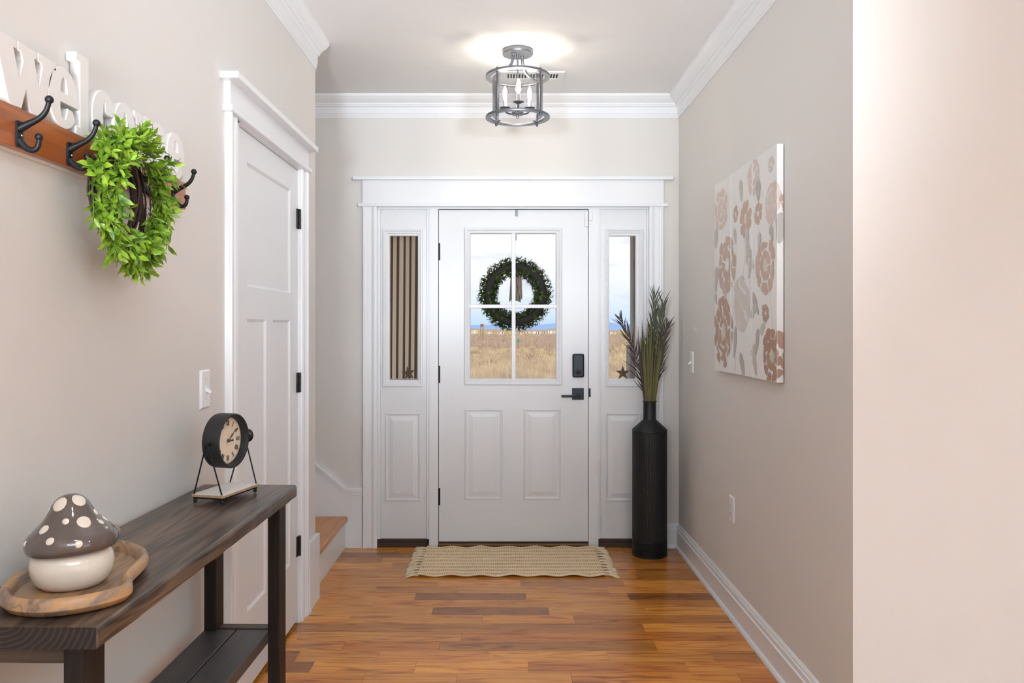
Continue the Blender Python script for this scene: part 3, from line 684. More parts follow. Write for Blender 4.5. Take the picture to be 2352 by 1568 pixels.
def hook(y):
    X = -.905; z = 1.700; m = MB()
    m.prism([(y-.0085, z-.030), (y-.006, z-.034), (y+.006, z-.034), (y+.0085, z-.030), (y+.0085, z+.010), (y+.005, z+.014), (y-.005, z+.014), (y-.0085, z+.010)], X, X+.005, Matrix(((0, 0, 1, 0), (1, 0, 0, 0), (0, 1, 0, 0), (0, 0, 0, 1))))
    up = bez((X+.003, y, z+.000), (X+.030, y, z+.016), (X+.052, y, z+.016), (X+.058, y, z+.050))
    m.tube(up, [.0080, .0075, .0066, .006, .0056, .0054, .0052, .005, .0048, .0046, .0046], 10)
    lo = bez((X+.003, y, z-.022), (X+.020, y, z-.047), (X+.040, y, z-.046), (X+.0395, y, z-.020))
    m.tube(lo, [.0075, .0070, .0064, .006, .0056, .0054, .0052, .005, .0048, .0046, .0046], 10)
    m.ball((X+.0585, y, z+.054), .0078).ball((X+.0393, y, z-.0155), .0072)
    h = m.build('hook', M_BLACK, rk)
    s_ = MB()
    for zz in (z+.006, z-.012): s_.ball((X+.005, y+.004, zz), .0026, 8, 6)
    s_.build('screw', M_SCREW, h)
for y in (1.488, 1.660, 1.833, 2.007, 2.180): hook(y)

# ------------------------------------------------------------------ green wreath on the rack
M_TWIG = mat('twig_brown', rgb(62, 44, 34), .8, var=.3, vscale=90)
def leafmat(name, c0, c1, rough=.38):
    m = bpy.data.materials.new(name); m.use_nodes = True; t = m.node_tree; b = t.nodes['Principled BSDF']
    g = N(t, 'ShaderNodeNewGeometry'); n = N(t, 'ShaderNodeTexNoise'); n.inputs['Scale'].default_value = 38; t.links.new(g.outputs['Position'], n.inputs['Vector'])
    r = N(t, 'ShaderNodeValToRGB'); r.color_ramp.elements[0].position = .35; r.color_ramp.elements[0].color = c0; r.color_ramp.elements[1].position = .65; r.color_ramp.elements[1].color = c1
    t.links.new(n.outputs[0], r.inputs[0]); t.links.new(r.outputs[0], b.inputs['Base Color']); b.inputs['Roughness'].default_value = rough
    o = t.nodes['Material Output']; tl = N(t, 'ShaderNodeBsdfTranslucent'); t.links.new(r.outputs[0], tl.inputs[0])
    mx = N(t, 'ShaderNodeMixShader'); mx.inputs[0].default_value = .25; t.links.new(b.outputs[0], mx.inputs[1]); t.links.new(tl.outputs[0], mx.inputs[2]); t.links.new(mx.outputs[0], o.inputs[0])
    return m
M_LEAF = leafmat('leaf_green', rgb(84, 126, 30), rgb(160, 192, 58))
LEAF_V = [(0, 0, 0), (.32, .17, .05), (.34, 0, 0), (.32, -.17, .05), (.68, .15, .03), (.70, 0, -.02), (.68, -.15, .03), (1, 0, -.10)]
LEAF_F = [(0, 2, 1), (0, 3, 2), (1, 2, 5, 4), (2, 3, 6, 5), (4, 5, 7), (5, 6, 7)]
leaf_me = bpy.data.meshes.new('leaf'); leaf_me.from_pydata(LEAF_V, [], LEAF_F); leaf_me.materials.append(M_LEAF)
for p in leaf_me.polygons: p.use_smooth = True
def frame_of(d, nrm):
    d = d.normalized(); s_ = nrm.cross(d)
    if s_.length < 1e-3: s_ = Vector((0, 1, 0)).cross(d)
    s_.normalize(); u = d.cross(s_)
    return Matrix((d, s_, u)).transposed().to_4x4()
gw = thing('green_wreath', 'bright green leafy wreath on a twig ring hanging from the coat rack', 'wreath', (-.866, 1.808, 1.62))
WC = Vector((-.866, 1.808, 1.624)); RW = .100
tw = MB(); R5 = random.Random(11)
for s_ in range(30):
    ph = R5.uniform(0, 2*PI); a0 = R5.uniform(0, 2*PI); L = R5.uniform(2.5, 5.5); pts = []; rr = R5.uniform(.006, .026); tws = R5.uniform(-2, 2)
    for i in range(22):
        a = a0+L*i/21; q = ph+tws*i/21; r = RW+rr*math.cos(q)+R5.uniform(-.002, .002)
        pts.append(WC+Vector((rr*.9*math.sin(q), r*math.cos(a), r*math.sin(a))))
    tw.tube(pts, R5.uniform(.0016, .003), 5)
tw.build('twig_ring', M_TWIG, gw)
leaves = []; stems = MB()
def sprig(p, d, L, nl, R, fan=1.0, size=.031):
    d = d.normalized(); bend = Vector((R.uniform(-.3, .3), R.uniform(-.3, .3), R.uniform(-.9, -.1)))
    pts = [p+d*L*t+bend*L*.28*t*t for t in [i/5 for i in range(6)]]
    stems.tube(pts, .0012, 4)
    ph = R.uniform(0, PI)
    for k in range(nl):
        t = .22+.78*k/max(nl-1, 1); i = min(int(t*5), 4); q = pts[i].lerp(pts[i+1], t*5-i); dd = (pts[i+1]-pts[i]).normalized()
        side = dd.orthogonal().normalized(); side.rotate(Matrix.Rotation(ph+k*2.4, 3, dd))
        ld = dd*(.75 if k < nl-1 else 2)+side*R.uniform(.55, .95)*fan+Vector((R.uniform(-.15, .15),)*3)
        sz = size*R.uniform(.75, 1.1)*(1 if k else .8)
        M = Matrix.Translation(q) @ frame_of(ld, side.lerp(dd, .3)*-1+Vector((.3, -.1, .25))) @ Matrix.Diagonal((sz, sz*R.uniform(.85, 1.15), sz, 1))
        leaves.append(M)
R6 = random.Random(5)
for i in range(175):
    a = 2*PI*i/175+R6.uniform(-.1, .1); er = Vector((0, math.cos(a), math.sin(a))); et = Vector((0, -math.sin(a), math.cos(a)))
    q = R6.uniform(-.55, 1.45 if math.cos(a) > -.25 else 1.65)
    p = WC+er*(RW+.024*math.sin(q))+Vector((.024*math.cos(q), 0, 0))
    dn = et*R6.choice((-1, 1)) if R6.random() < .3 else et*(-1 if math.cos(a) > 0 else 1)*1.0
    d = dn*R6.uniform(.35, 1.0)+er*R6.uniform(.05, .75)*math.sin(max(q, 0))+Vector((R6.uniform(.15, .75), -.15-.12*max(-math.cos(a), 0), -.10))
    if math.sin(a) > .3: d += Vector((.1, 0, .5))*R6.random()
    sprig(p, d, R6.uniform(.045, .074), R6.choice((8, 9, 10)), R6)
for dz, dy in ((-.105, .01), (-.10, -.01), (-.105, -.045), (-.09, .06), (.10, -.01)):
    sprig(WC+Vector((.03, dy, dz)), Vector((.15, R6.uniform(-.15, .25), -1 if dz < 0 else 1)), .064, 10, R6)
st_ = stems.build('stems', mat('stem_green', rgb(96, 120, 44), .6), gw, fix=False); st_['kind'] = 'stuff'
leaves.sort(key=lambda M: -(M.translation.x*2.0-M.translation.y*.55))
for M in leaves[:298]:
    o = bpy.data.objects.new('leaf', leaf_me); COL.objects.link(o); o.matrix_basis = M; adopt(o, gw)
ms = MB()
for M in leaves[298:]: ms.add(LEAF_V, LEAF_F, True, M)
o = ms.build('inner_leaves', M_LEAF, gw, fix=False); o['kind'] = 'stuff'

# ------------------------------------------------------------------ switches and outlet
def wall_plate(name, label, cat, X, s, y, z, kind):
    """plate on a wall whose face is at X, facing s (+1 or -1 in x)"""
    t = thing(name, label, cat, (X, y, z))
    M = Matrix.Translation((X, y, z)) @ Matrix(((0, 0, s, 0), (1, 0, 0, 0), (0, 1, 0, 0), (0, 0, 0, 1)))
    w, h = .0375, .0595
    MB(M).prism([(-w, -h), (w, -h), (w, h), (-w, h)], 0, .002).add([(-w, -h, .002), (w, -h, .002), (w, h, .002), (-w, h, .002), (-w+.005, -h+.005, .0065), (w-.005, -h+.005, .0065), (w-.005, h-.005, .0065), (-w+.005, h-.005, .0065)],
        [(0, 1, 5, 4), (1, 2, 6, 5), (2, 3, 7, 6), (3, 0, 4, 7), (4, 5, 6, 7)]).build('plate', M_PLASTIC, t)
    if kind == 'toggle':
        MB(M).box(-.005, .005, -.012, .012, .0060, .0075).build('toggle_surround', M_PLASTIC, t)
        MB(M).add([(-.0042, -.007, .007), (.0042, -.007, .007), (.0042, .006, .007), (-.0042, .006, .007), (-.0032, -.0135, .021), (.0032, -.0135, .021), (.0032, -.006, .023), (-.0032, -.006, .023)],
                  [(0, 1, 5, 4), (1, 2, 6, 5), (2, 3, 7, 6), (3, 0, 4, 7), (4, 5, 6, 7)]).build('toggle', M_PLASTIC, t)
        for q in (-.030, .030): MB(M).ball((0, q, .0062), .0028, 10, 6, sc=(1, 1, .4)).build('screw', M_SCREW, t)
    else:
        for q in (-.0195, .0195):
            f = MB(M).lathe([(0, .006), (.0165, .006), (.0160, .0078), (0, .0080)], 20, Matrix.Translation((0, q, 0)) @ Matrix.Diagonal((1, .82, 1, 1))).build('socket', M_PLASTIC, t)
            MB(M).box(-.0065, -.0050, q-.003, q+.005, .0074, .0084).box(.0050, .0065, q-.003, q+.004, .0074, .0084).lathe([(0, .0075), (.002, .0075), (.002, .0084), (0, .0084)], 8, Matrix.Translation((0, q-.0075, 0))).build('slots', M_GAP, f)
        MB(M).ball((0, 0, .0064), .0025, 10, 6, sc=(1, 1, .4)).build('screw', M_SCREW, t)
wall_plate('light_switch', 'white toggle switch on the left wall between the wreath and closet door', 'switch', XL, 1, 2.475, 1.140, 'toggle')
wall_plate('light_switch', 'white toggle switch near the right corner beside the palm fronds', 'switch', XR, -1, 4.495, 1.134, 'toggle')
wall_plate('power_outlet', 'white power outlet low on the right wall below the flower picture', 'outlet', XR, -1, 3.70, .491, 'outlet')
# ------------------------------------------------------------------ ceiling light
M_STEEL = mat('brushed_graphite', rgb(132, 135, 142), .36, metal=.85)
M_DSTEEL = mat('dark_graphite', rgb(96, 100, 108), .35, metal=.7)
LX, LY = .0635, 4.03
L0 = Matrix.Translation((LX, LY, 0))
cl = thing('ceiling_light', 'drum ceiling light of two graphite rings with candle bulbs in clear glass', 'lamp', (LX, LY, ZC))
MB().lathe([(0, ZC-.0005), (.0755, ZC-.0005), (.077, ZC-.003), (.077, ZC-.021), (.0755, ZC-.0235), (.012, ZC-.0235), (0, ZC-.0235)], 48, L0).build('canopy', M_STEEL, cl)
ZR1, ZR0 = 2.584, 2.379
def ring(z, name): return MB().lathe([(.1355, z), (.161, z), (.1615, z+.001), (.1615, z+.010), (.161, z+.011), (.1355, z+.011), (.1350, z+.010), (.1350, z+.001), (.1355, z)], 72, L0).build(name, M_STEEL, cl)
ring(ZR1, 'upper_ring'); ring(ZR0, 'lower_ring')
for a in (47, 137, 227, 317):
    x, y = LX+.149*math.cos(math.radians(a)), LY+.149*math.sin(math.radians(a))
    MB().tube([(x, y, ZR0-.004), (x, y, ZR1+.012)], .0042, 10).lathe([(0, ZR0-.014), (.0045, ZR0-.0125), (.0064, ZR0-.008), (.0064, ZR0), (0, ZR0)], 12, Matrix.Translation((x, y, 0))).ball((x, y, ZR1+.014), .0066).build('rod', M_DSTEEL, cl)
for a in (47, 227):
    e_ = Vector((math.cos(math.radians(a)), math.sin(math.radians(a)), 0)); o_ = Vector((LX, LY, 0))
    pts = bez(o_+e_*.034+Vector((0, 0, ZC-.022)), o_+e_*.034+Vector((0, 0, ZC-.105)), o_+e_*.085+Vector((0, 0, ZR1+.016)), o_+e_*.149+Vector((0, 0, ZR1+.015)), 18)
    MB().tube(pts, .0078, 10, flat=(.62, 1)).ball(o_+e_*.034+Vector((0, 0, ZC-.0255)), .009, 12, 8).build('curved_arm', M_STEEL, cl)
MB().tube([(LX, LY, 2.39), (LX, LY, ZC-.022)], .0045, 10).tube([(LX, LY, ZC-.045), (LX, LY, ZC-.022)], .0085, 10).build('stem', M_STEEL, cl)
hub = MB().lathe([(0, 2.392), (.005, 2.380), (.0062, 2.384), (.0062, 2.396), (.007, 2.397), (.028, 2.397), (.0295, 2.399), (.0295, 2.410), (.028, 2.412), (0, 2.412)], 28, L0).build('hub', M_STEEL, cl)
M_BULB = glass('bulb_glass', (1, .97, .9, 1), .5)
M_FIL = emis('filament', (1, .93, .82, 1), BULB_STRENGTH)
for a in (-88, 32, 152):
    e_ = Vector((math.cos(math.radians(a)), math.sin(math.radians(a)), 0)); c = Vector((LX, LY, 0))+e_*.072
    B = Matrix.Translation((c.x, c.y, .009))
    MB().tube(bez(Vector((LX, LY, 2.405))+e_*.02, Vector((LX, LY, 2.405))+e_*.045, c+Vector((0, 0, 2.414)), c+Vector((0, 0, 2.436)), 10), .0042, 8).lathe([(0, 2.424), (.008, 2.424), (.027, 2.432), (.0275, 2.4335), (.008, 2.4285), (0, 2.4285)], 28, B).build('arm_cup', M_DSTEEL, cl)
    MB().lathe([(0, 2.428), (.0095, 2.428), (.0095, 2.470), (.0085, 2.472), (0, 2.472)], 16, B).build('candle_sleeve', mat('sleeve_grey', rgb(150, 146, 142), .5), cl)
    bu = MB().lathe([(.0075, 2.472), (.0095, 2.480), (.0150, 2.495), (.0170, 2.507), (.0158, 2.520), (.0115, 2.534), (.006, 2.544), (.0015, 2.549), (0, 2.5495)], 20, B).build('bulb', M_BULB, cl)
    MB().lathe([(0, 2.484), (.0085, 2.486), (.0108, 2.496), (.0115, 2.507), (.0095, 2.522), (.0045, 2.537), (0, 2.543)], 12, B).build('filament', M_FIL, bu)
gl = [(.1275, ZR0+.012), (.1275, ZR1-.001)]
MB().lathe([(.1275, ZR0+.0115), (.1275, ZR1-.001), (.1250, ZR1-.001), (.1250, ZR0+.0115), (.1275, ZR0+.0115)], 64, L0).build('glass_cylinder', M_LAMPGLASS, cl)
tabs = MB()
for a in (47, 137, 227, 317):
    q = math.radians(a); tabs.box(.120, .140, -.006, .006, ZR0+.0105, ZR0+.0125, 0, L0 @ Matrix.Rotation(q, 4, 'Z'))
tabs.build('glass_clips', M_STEEL, cl)

# ------------------------------------------------------------------ ceiling vent
vt = thing('ceiling_vent', 'white slotted air vent in the ceiling behind the light', 'vent', (.151, 4.432, ZC))
vx0, vx1, vy0, vy1 = -.025, .327, 4.360, 4.506
fr_ = MB(); holed(fr_, vx0, vx1, vy0, vy1, vx0+.030, vx1-.030, vy0+.030, vy1-.030, 0, .007)
for i, p in enumerate(fr_.v): fr_.v[i] = (p[0], p[2], ZC-.0072+p[1])
fr_.build('vent_frame', M_PLASTIC, vt)
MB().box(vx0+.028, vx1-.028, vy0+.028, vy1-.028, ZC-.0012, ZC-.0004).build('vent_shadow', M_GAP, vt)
for i in range(19):
    xx = vx0+.034+i*.0158
    MB().add([(xx-.0035, vy0+.03, ZC-.0075), (xx+.0045, vy0+.03, ZC-.0015), (xx+.0055, vy0+.03, ZC-.0022), (xx-.0025, vy0+.03, ZC-.0082), (xx-.0035, vy1-.03, ZC-.0075), (xx+.0045, vy1-.03, ZC-.0015), (xx+.0055, vy1-.03, ZC-.0022), (xx-.0025, vy1-.03, ZC-.0082)],
             [(0, 1, 2, 3), (4, 7, 6, 5), (0, 4, 5, 1), (1, 5, 6, 2), (2, 6, 7, 3), (3, 7, 4, 0)]).build('louver', M_PLASTIC, vt)
for xx in (vx0+.014, vx1-.014): MB().ball((xx, 4.433, ZC-.0072), .0035, 10, 6, sc=(1, 1, .4)).build('screw', M_SCREW, vt)

# ------------------------------------------------------------------ floor vase with palm fronds
M_VASE = mat('vase_black', rgb(22, 23, 25), .48, metal=.2)
VX, VY = .845, 4.683
va = thing('floor_vase', 'tall black ribbed metal floor vase beside the front door', 'vase', (VX, VY, 0))
V0M = Matrix.Translation((VX, VY, 0))
prof = [(0, 0), (.098, 0), (.100, .003)]
for i in range(11): z = .006+i*.0078; prof += [(.0985, z), (.1015, z+.0026), (.1015, z+.0052), (.0985, z+.0072)]
prof += [(.098, .093), (.098, .095)]
MB().lathe(prof, 64, V0M).build('ringed_foot', M_VASE, va)
# beaded body: vertical rows of small raised dots
nb = 96; nz = 150; vs = []; fs = []
for j in range(nz+1):
    z = .095+(.722-.095)*j/nz
    for i in range(nb):
        a = 2*PI*i/nb; r = .0995+(.0013 if i % 2 else 0)*(1.0 if j % 2 else .55)
        vs.append((r*math.cos(a), r*math.sin(a), z))
for j in range(nz):
    for i in range(nb): fs.append((j*nb+i, j*nb+(i+1) % nb, (j+1)*nb+(i+1) % nb, (j+1)*nb+i))
MB().add(vs, fs, False, V0M).build('beaded_body', M_VASE, va, fix=False)
MB().lathe([(.0985, .722), (.1015, .724), (.1015, .7315), (.0995, .735), (.042, .787), (.0385, .790), (.0372, .793), (.0370, .893), (.0405, .894), (.0418, .8965), (.0405, .899), (.0365, .899), (.0352, .895), (.0352, .70), (0, .70)], 56, V0M).build('shoulder_and_neck', M_VASE, va)

M_FROND = mat('frond_olive', rgb(92, 88, 40), .55, var=.25, vscale=26)
M_FROND2 = mat('frond_plum', rgb(58, 44, 44), .55, var=.25, vscale=26)
M_FROND3 = mat('frond_moss', rgb(66, 72, 52), .55, var=.25, vscale=26)
pf = thing('palm_fronds', 'dried olive and plum palm fronds standing in the black vase', 'plant', (VX, VY, .72))
R7 = random.Random(21)
def blade(p, d, L, w, bend, m, name='leaf_blade', nrm=None, parent=pf, mb=None):
    d = Vector(d).normalized(); nrm = nrm or Vector((R7.uniform(-.6, .6), -1, 0)); s_ = d.cross(nrm).normalized(); n = 7; vs = []
    for i in range(n+1):
        t = i/n; c = Vector(p)+d*L*t+Vector(bend)*L*t*t; ww = w*(.55+.45*min(t*4, 1))*(1-t**2.2)**.8+.0003
        fold = nrm.normalized()*ww*.35
        vs += [c-s_*ww, c+fold, c+s_*ww]
    fs = []
    for i in range(n):
        for k in range(2): fs.append((3*i+k, 3*i+k+1, 3*i+4+k, 3*i+3+k))
    b = mb if mb is not None else MB()
    b.add(vs, fs, True)
    return b if mb is not None else b.build(name, m, parent, fix=False)
def frond(pts, m, ll=.13, nl=26, t0=.38, w=.0028, spread=.5):
    mb = MB(); mb.tube(pts, [.0030-.0022*i/(len(pts)-1) for i in range(len(pts))], 6); n = len(pts)-1
    for k in range(nl):
        t = t0+(1-t0)*k/(nl-1); i = min(int(t*n), n-1); q = pts[i].lerp(pts[i+1], t*n-i); d = (pts[i+1]-pts[i]).normalized()
        for sg in (-1, 1):
            side = d.cross(Vector((0, -1, 0))).normalized()*sg+Vector((0, R7.uniform(-.25, .25), 0))
            blade(q+d*R7.uniform(-.006, .006), d+side*spread*R7.uniform(.45, 1.25), ll*(1-.45*t)*R7.uniform(.6, 1.2), w*R7.uniform(.8, 1.5), side*R7.uniform(-.18, .12)+Vector((0, R7.uniform(-.1, .05), 0)), None, nrm=Vector((0, -1, .2)), mb=mb)
    mb.build('frond', m, pf, fix=False)
b0 = Vector((VX, VY, .74))
frond(bez(b0, b0+Vector((-.025, -.005, .22)), b0+Vector((-.07, -.01, .46)), b0+Vector((-.172, -.015, .635)), 24), M_FROND2, .14, 26, .30, .0030, .55)
frond(bez(b0, b0+Vector((.03, .0, .3)), b0+Vector((.055, .0, .5)), b0+Vector((.075, -.01, .715)), 24), M_FROND3, .15, 30, .34, .0032, .42)
frond(bez(b0, b0+Vector((.0, .01, .3)), b0+Vector((.012, .015, .5)), b0+Vector((.035, .02, .77)), 24), M_FROND3, .15, 30, .36, .003, .40)
frond(bez(b0, b0+Vector((.03, -.02, .25)), b0+Vector((.06, -.03, .45)), b0+Vector((.098, -.02, .60)), 24), M_FROND2, .13, 26, .34, .003, .42)
for i in range(115):
    a = R7.uniform(-1, 1); y = R7.uniform(-.024, .018); L = R7.uniform(.30, .68)*(1-.16*abs(a))
    m = R7.choice((M_FROND, M_FROND, M_FROND, M_FROND3)) if a > -.55 else R7.choice((M_FROND2, M_FROND))
    p = b0+Vector((0, y*.3, .0))
    blade(p, (a*.195, y*2.5, 1), L*1.06, R7.uniform(.0045, .0085), (-a*.045+.016, -.02, -.01), m)

# ------------------------------------------------------------------ flower picture of three planks
M_CANVAS = mat('canvas_white', rgb(236, 234, 231), .8, bump=.5, bscale=900)
PINK = [mat('print_'+n_, rgb(*c), .8) for n_, c in (('pale', (216, 200, 190)), ('rose', (200, 176, 162)), ('mauve', (213, 204, 199)), ('brown', (186, 158, 140)), ('deep', (176, 143, 125)))]
GREYP = [mat('print_'+n_, rgb(*c), .8) for n_, c in (('grey', (198, 193, 186)), ('silver', (186, 180, 174)))]
M_YEL = mat('print_straw', rgb(216, 208, 182), .8)
ar = thing('flower_picture', 'three plank wall picture of pale pink and brown flowers', 'picture', (XR, 3.45, 1.57))
PLK = [(3.008, 3.302), (3.314, 3.613), (3.626, 3.902)]; ZA, ZB, XA_ = 1.1216, 2.020, 1.021
pl_obj = []
for i, (a, b) in enumerate(PLK):
    dz = (.0, .001, -.001)[i]
    pl_obj.append(MB().box(XA_, XR-.004, a, b, ZA+dz, ZB+dz, .002).build('plank', M_CANVAS, ar))
MB().box(XR-.006, XR-.0005, 3.03, 3.88, ZA+.1, ZA+.14).box(XR-.006, XR-.0005, 3.03, 3.88, ZB-.14, ZB-.1).build('back_batten', M_GAP, ar)
def clip(poly, y0, y1, z0, z1):
    for ax, lim, sg in ((0, y0, 1), (0, y1, -1), (1, z0, 1), (1, z1, -1)):
        o = []
        for i in range(len(poly)):
            p, q = poly[i-1], poly[i]; ip, iq = sg*(p[ax]-lim) >= 0, sg*(q[ax]-lim) >= 0
            if ip != iq:
                t = (lim-p[ax])/(q[ax]-p[ax]); o.append((p[0]+(q[0]-p[0])*t, p[1]+(q[1]-p[1])*t))
            if iq: o.append(q)
        poly = o
        if len(poly) < 3: return []
    return poly
prints = {}
layer = [0]
cnt = [0.0]
def pprint(poly, m, lift=0.0):
    cnt[0] += .0000035
    for i, (a, b) in enumerate(PLK):
        c = clip(poly, a+.0015, b-.0015, ZA+.003, ZB-.003)
        if c:
            mb = prints.setdefault((i, m.name), (MB(), m, i))[0]
            n = len(c); mb.add([(XA_-.0003-cnt[0], y, z) for y, z in c], [tuple(range(n))])
    # wrap over the near edge of the first plank
    c = clip([(p[0], p[1]) for p in poly], PLK[0][0]-.0235, PLK[0][0]-.001, ZA+.003, ZB-.003)
    if c:
        mb = prints.setdefault((0, m.name), (MB(), m, 0))[0]; n = len(c)
        mb.add([(XA_+(PLK[0][0]-y), PLK[0][0]-.0003-cnt[0], z) for y, z in c], [tuple(range(n))])
def apt(zx, zy):
    u = 1600+zx*.3762; v = 310+zy*.3763
    Y = 1.021*F/(u-U0); return Y, PZ(v, Y)
R8 = random.Random(4)
def petal(cy, cz, ang, r0, r1, w, sy=1.0):
    pts = []
    for i in range(12):
        t = 2*PI*i/12; rr = (r0+r1)/2+(r1-r0)/2*math.cos(t); ww = w*math.sin(t)*(1.15 if rr > (r0+r1)/2 else .75)
        pts.append((cy+(rr*math.cos(ang)-ww*math.sin(ang))*sy, cz+rr*math.sin(ang)+ww*math.cos(ang)))
    return pts
def flower(zx, zy, rx, ry, m, layers=2, np_=9, centre=True):
    cy, cz = apt(zx, zy); ya = apt(zx-rx, zy)[0]; yb = apt(zx+rx, zy)[0]; R = (abs(ya-yb)/2+abs(apt(zx, zy-ry)[1]-apt(zx, zy+ry)[1])/2)/2
    sy = abs(ya-yb)/2/R
    for L in range(layers):
        ra, rb = R*(.22+.78*L/layers)*.96, R*(.22+.78*(L+1)/layers)
        n = np_+4*L
        for k in range(n):
            a = 2*PI*(k+.5*L)/n+R8.uniform(-.12, .12)
            pprint(petal(cy, cz, a, ra*1.02, rb*R8.uniform(.82, 1.08), (rb+ra)/2*PI/n*1.26, sy), m, .0001*L)
    if centre:
        for k in range(10):
            a = R8.uniform(0, 2*PI); q = R*.2*R8.random()
            pprint([(cy+q*math.cos(a)+R*.07*math.cos(t), cz+q*math.sin(a)+R*.09*math.sin(t)) for t in [2*PI*i/8 for i in range(8)]], M_YEL, .0004)
def leafp(zx, zy, L, w, ang, m):
    cy, cz = apt(zx, zy); pprint(petal(cy, cz, math.radians(ang), -L/2, L/2, w), m, .00005)
flower(150, 462, 40, 128, PINK[0], 2, 7)
flower(238, 485, 17, 58, PINK[1], 1, 6, False)
flower(298, 510, 36, 118, PINK[1], 1, 9)
flower(375, 480, 26, 70, PINK[1], 1, 7, False)
flower(348, 250, 36, 118, PINK[0], 2, 6, False)
flower(455, 178, 20, 46, PINK[2], 1, 6, False)
flower(458, 410, 46, 140, PINK[0], 2, 6)
flower(185, 790, 54, 162, PINK[1], 2, 9, False)
flower(420, 795, 60, 160, PINK[1], 2, 9)
flower(272, 1040, 50, 190, PINK[2], 2, 6)
flower(163, 1200, 58, 206, PINK[3], 3, 9)
flower(420, 1085, 22, 58, PINK[3], 1, 7, False)
flower(462, 1350, 64, 155, PINK[4], 2, 9)
flower(516, 395, 20, 120, PINK[3], 2, 6, False)
for a_ in ((330, 740, .15, .022, 50, 0), (120, 880, .13, .028, 100, 0), (272, 340, .10, .024, 80, 0), (376, 340, .09, .030, 80, 1), (458, 600, .07, .022, 60, 1), (360, 1030, .13, .022, 45, 1),
           (350, 1070, .10, .022, -30, 0), (355, 1310, .11, .022, -25, 0), (280, 1410, .13, .026, 60, 1), (405, 1180, .07, .020, -35, 0), (120, 630, .10, .030, 100, 0), (497, 565, .12, .026, 95, 1), (383, 645, .07, .020, 100, 0),
           (236, 620, .08, .02, 70, 0), (368, 1270, .13, .02, 110, 1), (235, 1265, .15, .022, 100, 1), (355, 1400, .10, .022, 60, 0), (310, 680, .16, .02, 95, 0), (175, 965, .06, .02, 90, 0), (118, 1000, .06, .02, 60, 0), (325, 815, .09, .02, 110, 0)):
    leafp(*a_[:5], GREYP[a_[5]])
def stemp(pts):
    q = [apt(*p) for p in pts]
    for (y0, z0), (y1, z1) in zip(q, q[1:]):
        pprint([(y0-.0012, z0), (y0+.0012, z0), (y1+.0012, z1), (y1-.0012, z1)], GREYP[0], .00002)
stemp([(445, 945), (462, 1100), (468, 1230)]); stemp([(235, 560), (222, 700), (212, 820)]); stemp([(298, 620), (295, 760), (285, 860)]); stemp([(375, 560), (398, 650)]); stemp([(385, 265), (408, 380)]); stemp([(155, 585), (150, 640)]); stemp([(240, 1200), (238, 1330), (238, 1480)])
for (i, nm_), (mb, m, pi_) in prints.items(): mb.build('printed_flowers', m, pl_obj[pi_], fix=False)['kind'] = 'stuff'

# ------------------------------------------------------------------ woven rug
M_JUTE = mat('jute_tan', rgb(226, 182, 130), .95, bump=.6, bscale=700, var=.08, vscale=30)
M_COT = mat('cotton_cream', rgb(255, 232, 198), .95, bump=.4, bscale=900)
rg = thing('woven_rug', 'cream and tan woven door mat with fringed ends', 'rug', (.035, 4.53, 0))
rx0, rx1, ry0, ry1 = -.468, .536, 4.262, 4.812
def rz(x, y):
    e_ = abs((y-(ry0+ry1)/2)/((ry1-ry0)/2))**6
    return .0015+e_*.005*(1+math.sin(x*2*PI/.165+(1 if y > 4.5 else 0)))*.8+.0012*(1+math.sin(x*23+y*31))
nx, ny = 80, 24; vs = []; fs = []
def ry_(x, t): return ry0+(ry1-ry0)*t+(.004*math.sin(x*2*PI/.165+.6)*(abs(2*t-1)**4))
for lay in (0, 1):
    for j in range(ny+1):
        for i in range(nx+1):
            x = rx0+(rx1-rx0)*i/nx; y = ry_(x, j/ny); vs.append((x, y, rz(x, y)+lay*.0055))
A = (nx+1)*(ny+1)
for j in range(ny):
    for i in range(nx):
        a = j*(nx+1)+i; fs += [(a, a+nx+1, a+nx+2, a+1), (A+a, A+a+1, A+a+nx+2, A+a+nx+1)]
for i in range(nx): fs += [(i, i+1, A+i+1, A+i), (ny*(nx+1)+i, A+ny*(nx+1)+i, A+ny*(nx+1)+i+1, ny*(nx+1)+i+1)]
for j in range(ny): a = j*(nx+1); b = a+nx; fs += [(a, A+a, A+a+nx+1, a+nx+1), (b, b+nx+1, A+b+nx+1, A+b)]
MB().add(vs, fs, True).build('rug_body', M_JUTE, rg)
wv = MB(); R9 = random.Random(8); NR = 9
for r in range(NR+1):
    t = (r+.02)/NR if r < NR else .995
    for dy in (0.0,):
        pts = [(x, ry_(x, min(max(t, .01), .99))+dy+R9.uniform(-.0006, .0006), rz(x, ry_(x, t))+.0056) for x in [rx0+(rx1-rx0)*i/60 for i in range(61)]]
        wv.tube(pts, .0150 if 0 < r < NR else .009, 6, flat=(1, .10))
k = 0; x = rx0+.004
while x < rx1-.003:
    pts = []
    for q in range(37):
        t = q/36; y = ry_(x, t); ph = (t*NR) % 1.0
        pts.append((x+R9.uniform(-.0005, .0005)+.0005*math.sin(2*PI*t*NR+k*PI), y, rz(x, y)+.0058+.0010*math.cos(2*PI*t*NR*.5+k*PI)))
    wv.tube(pts, .0027, 4, flat=(1, .8)); x += .0104; k += 1
o = wv.build('cream_weave', M_COT, rg, fix=False); o['kind'] = 'stuff'
M_FRINGE = mat('fringe_cotton', rgb(244, 224, 188), .95, bump=.5, bscale=900, var=.1, vscale=60)
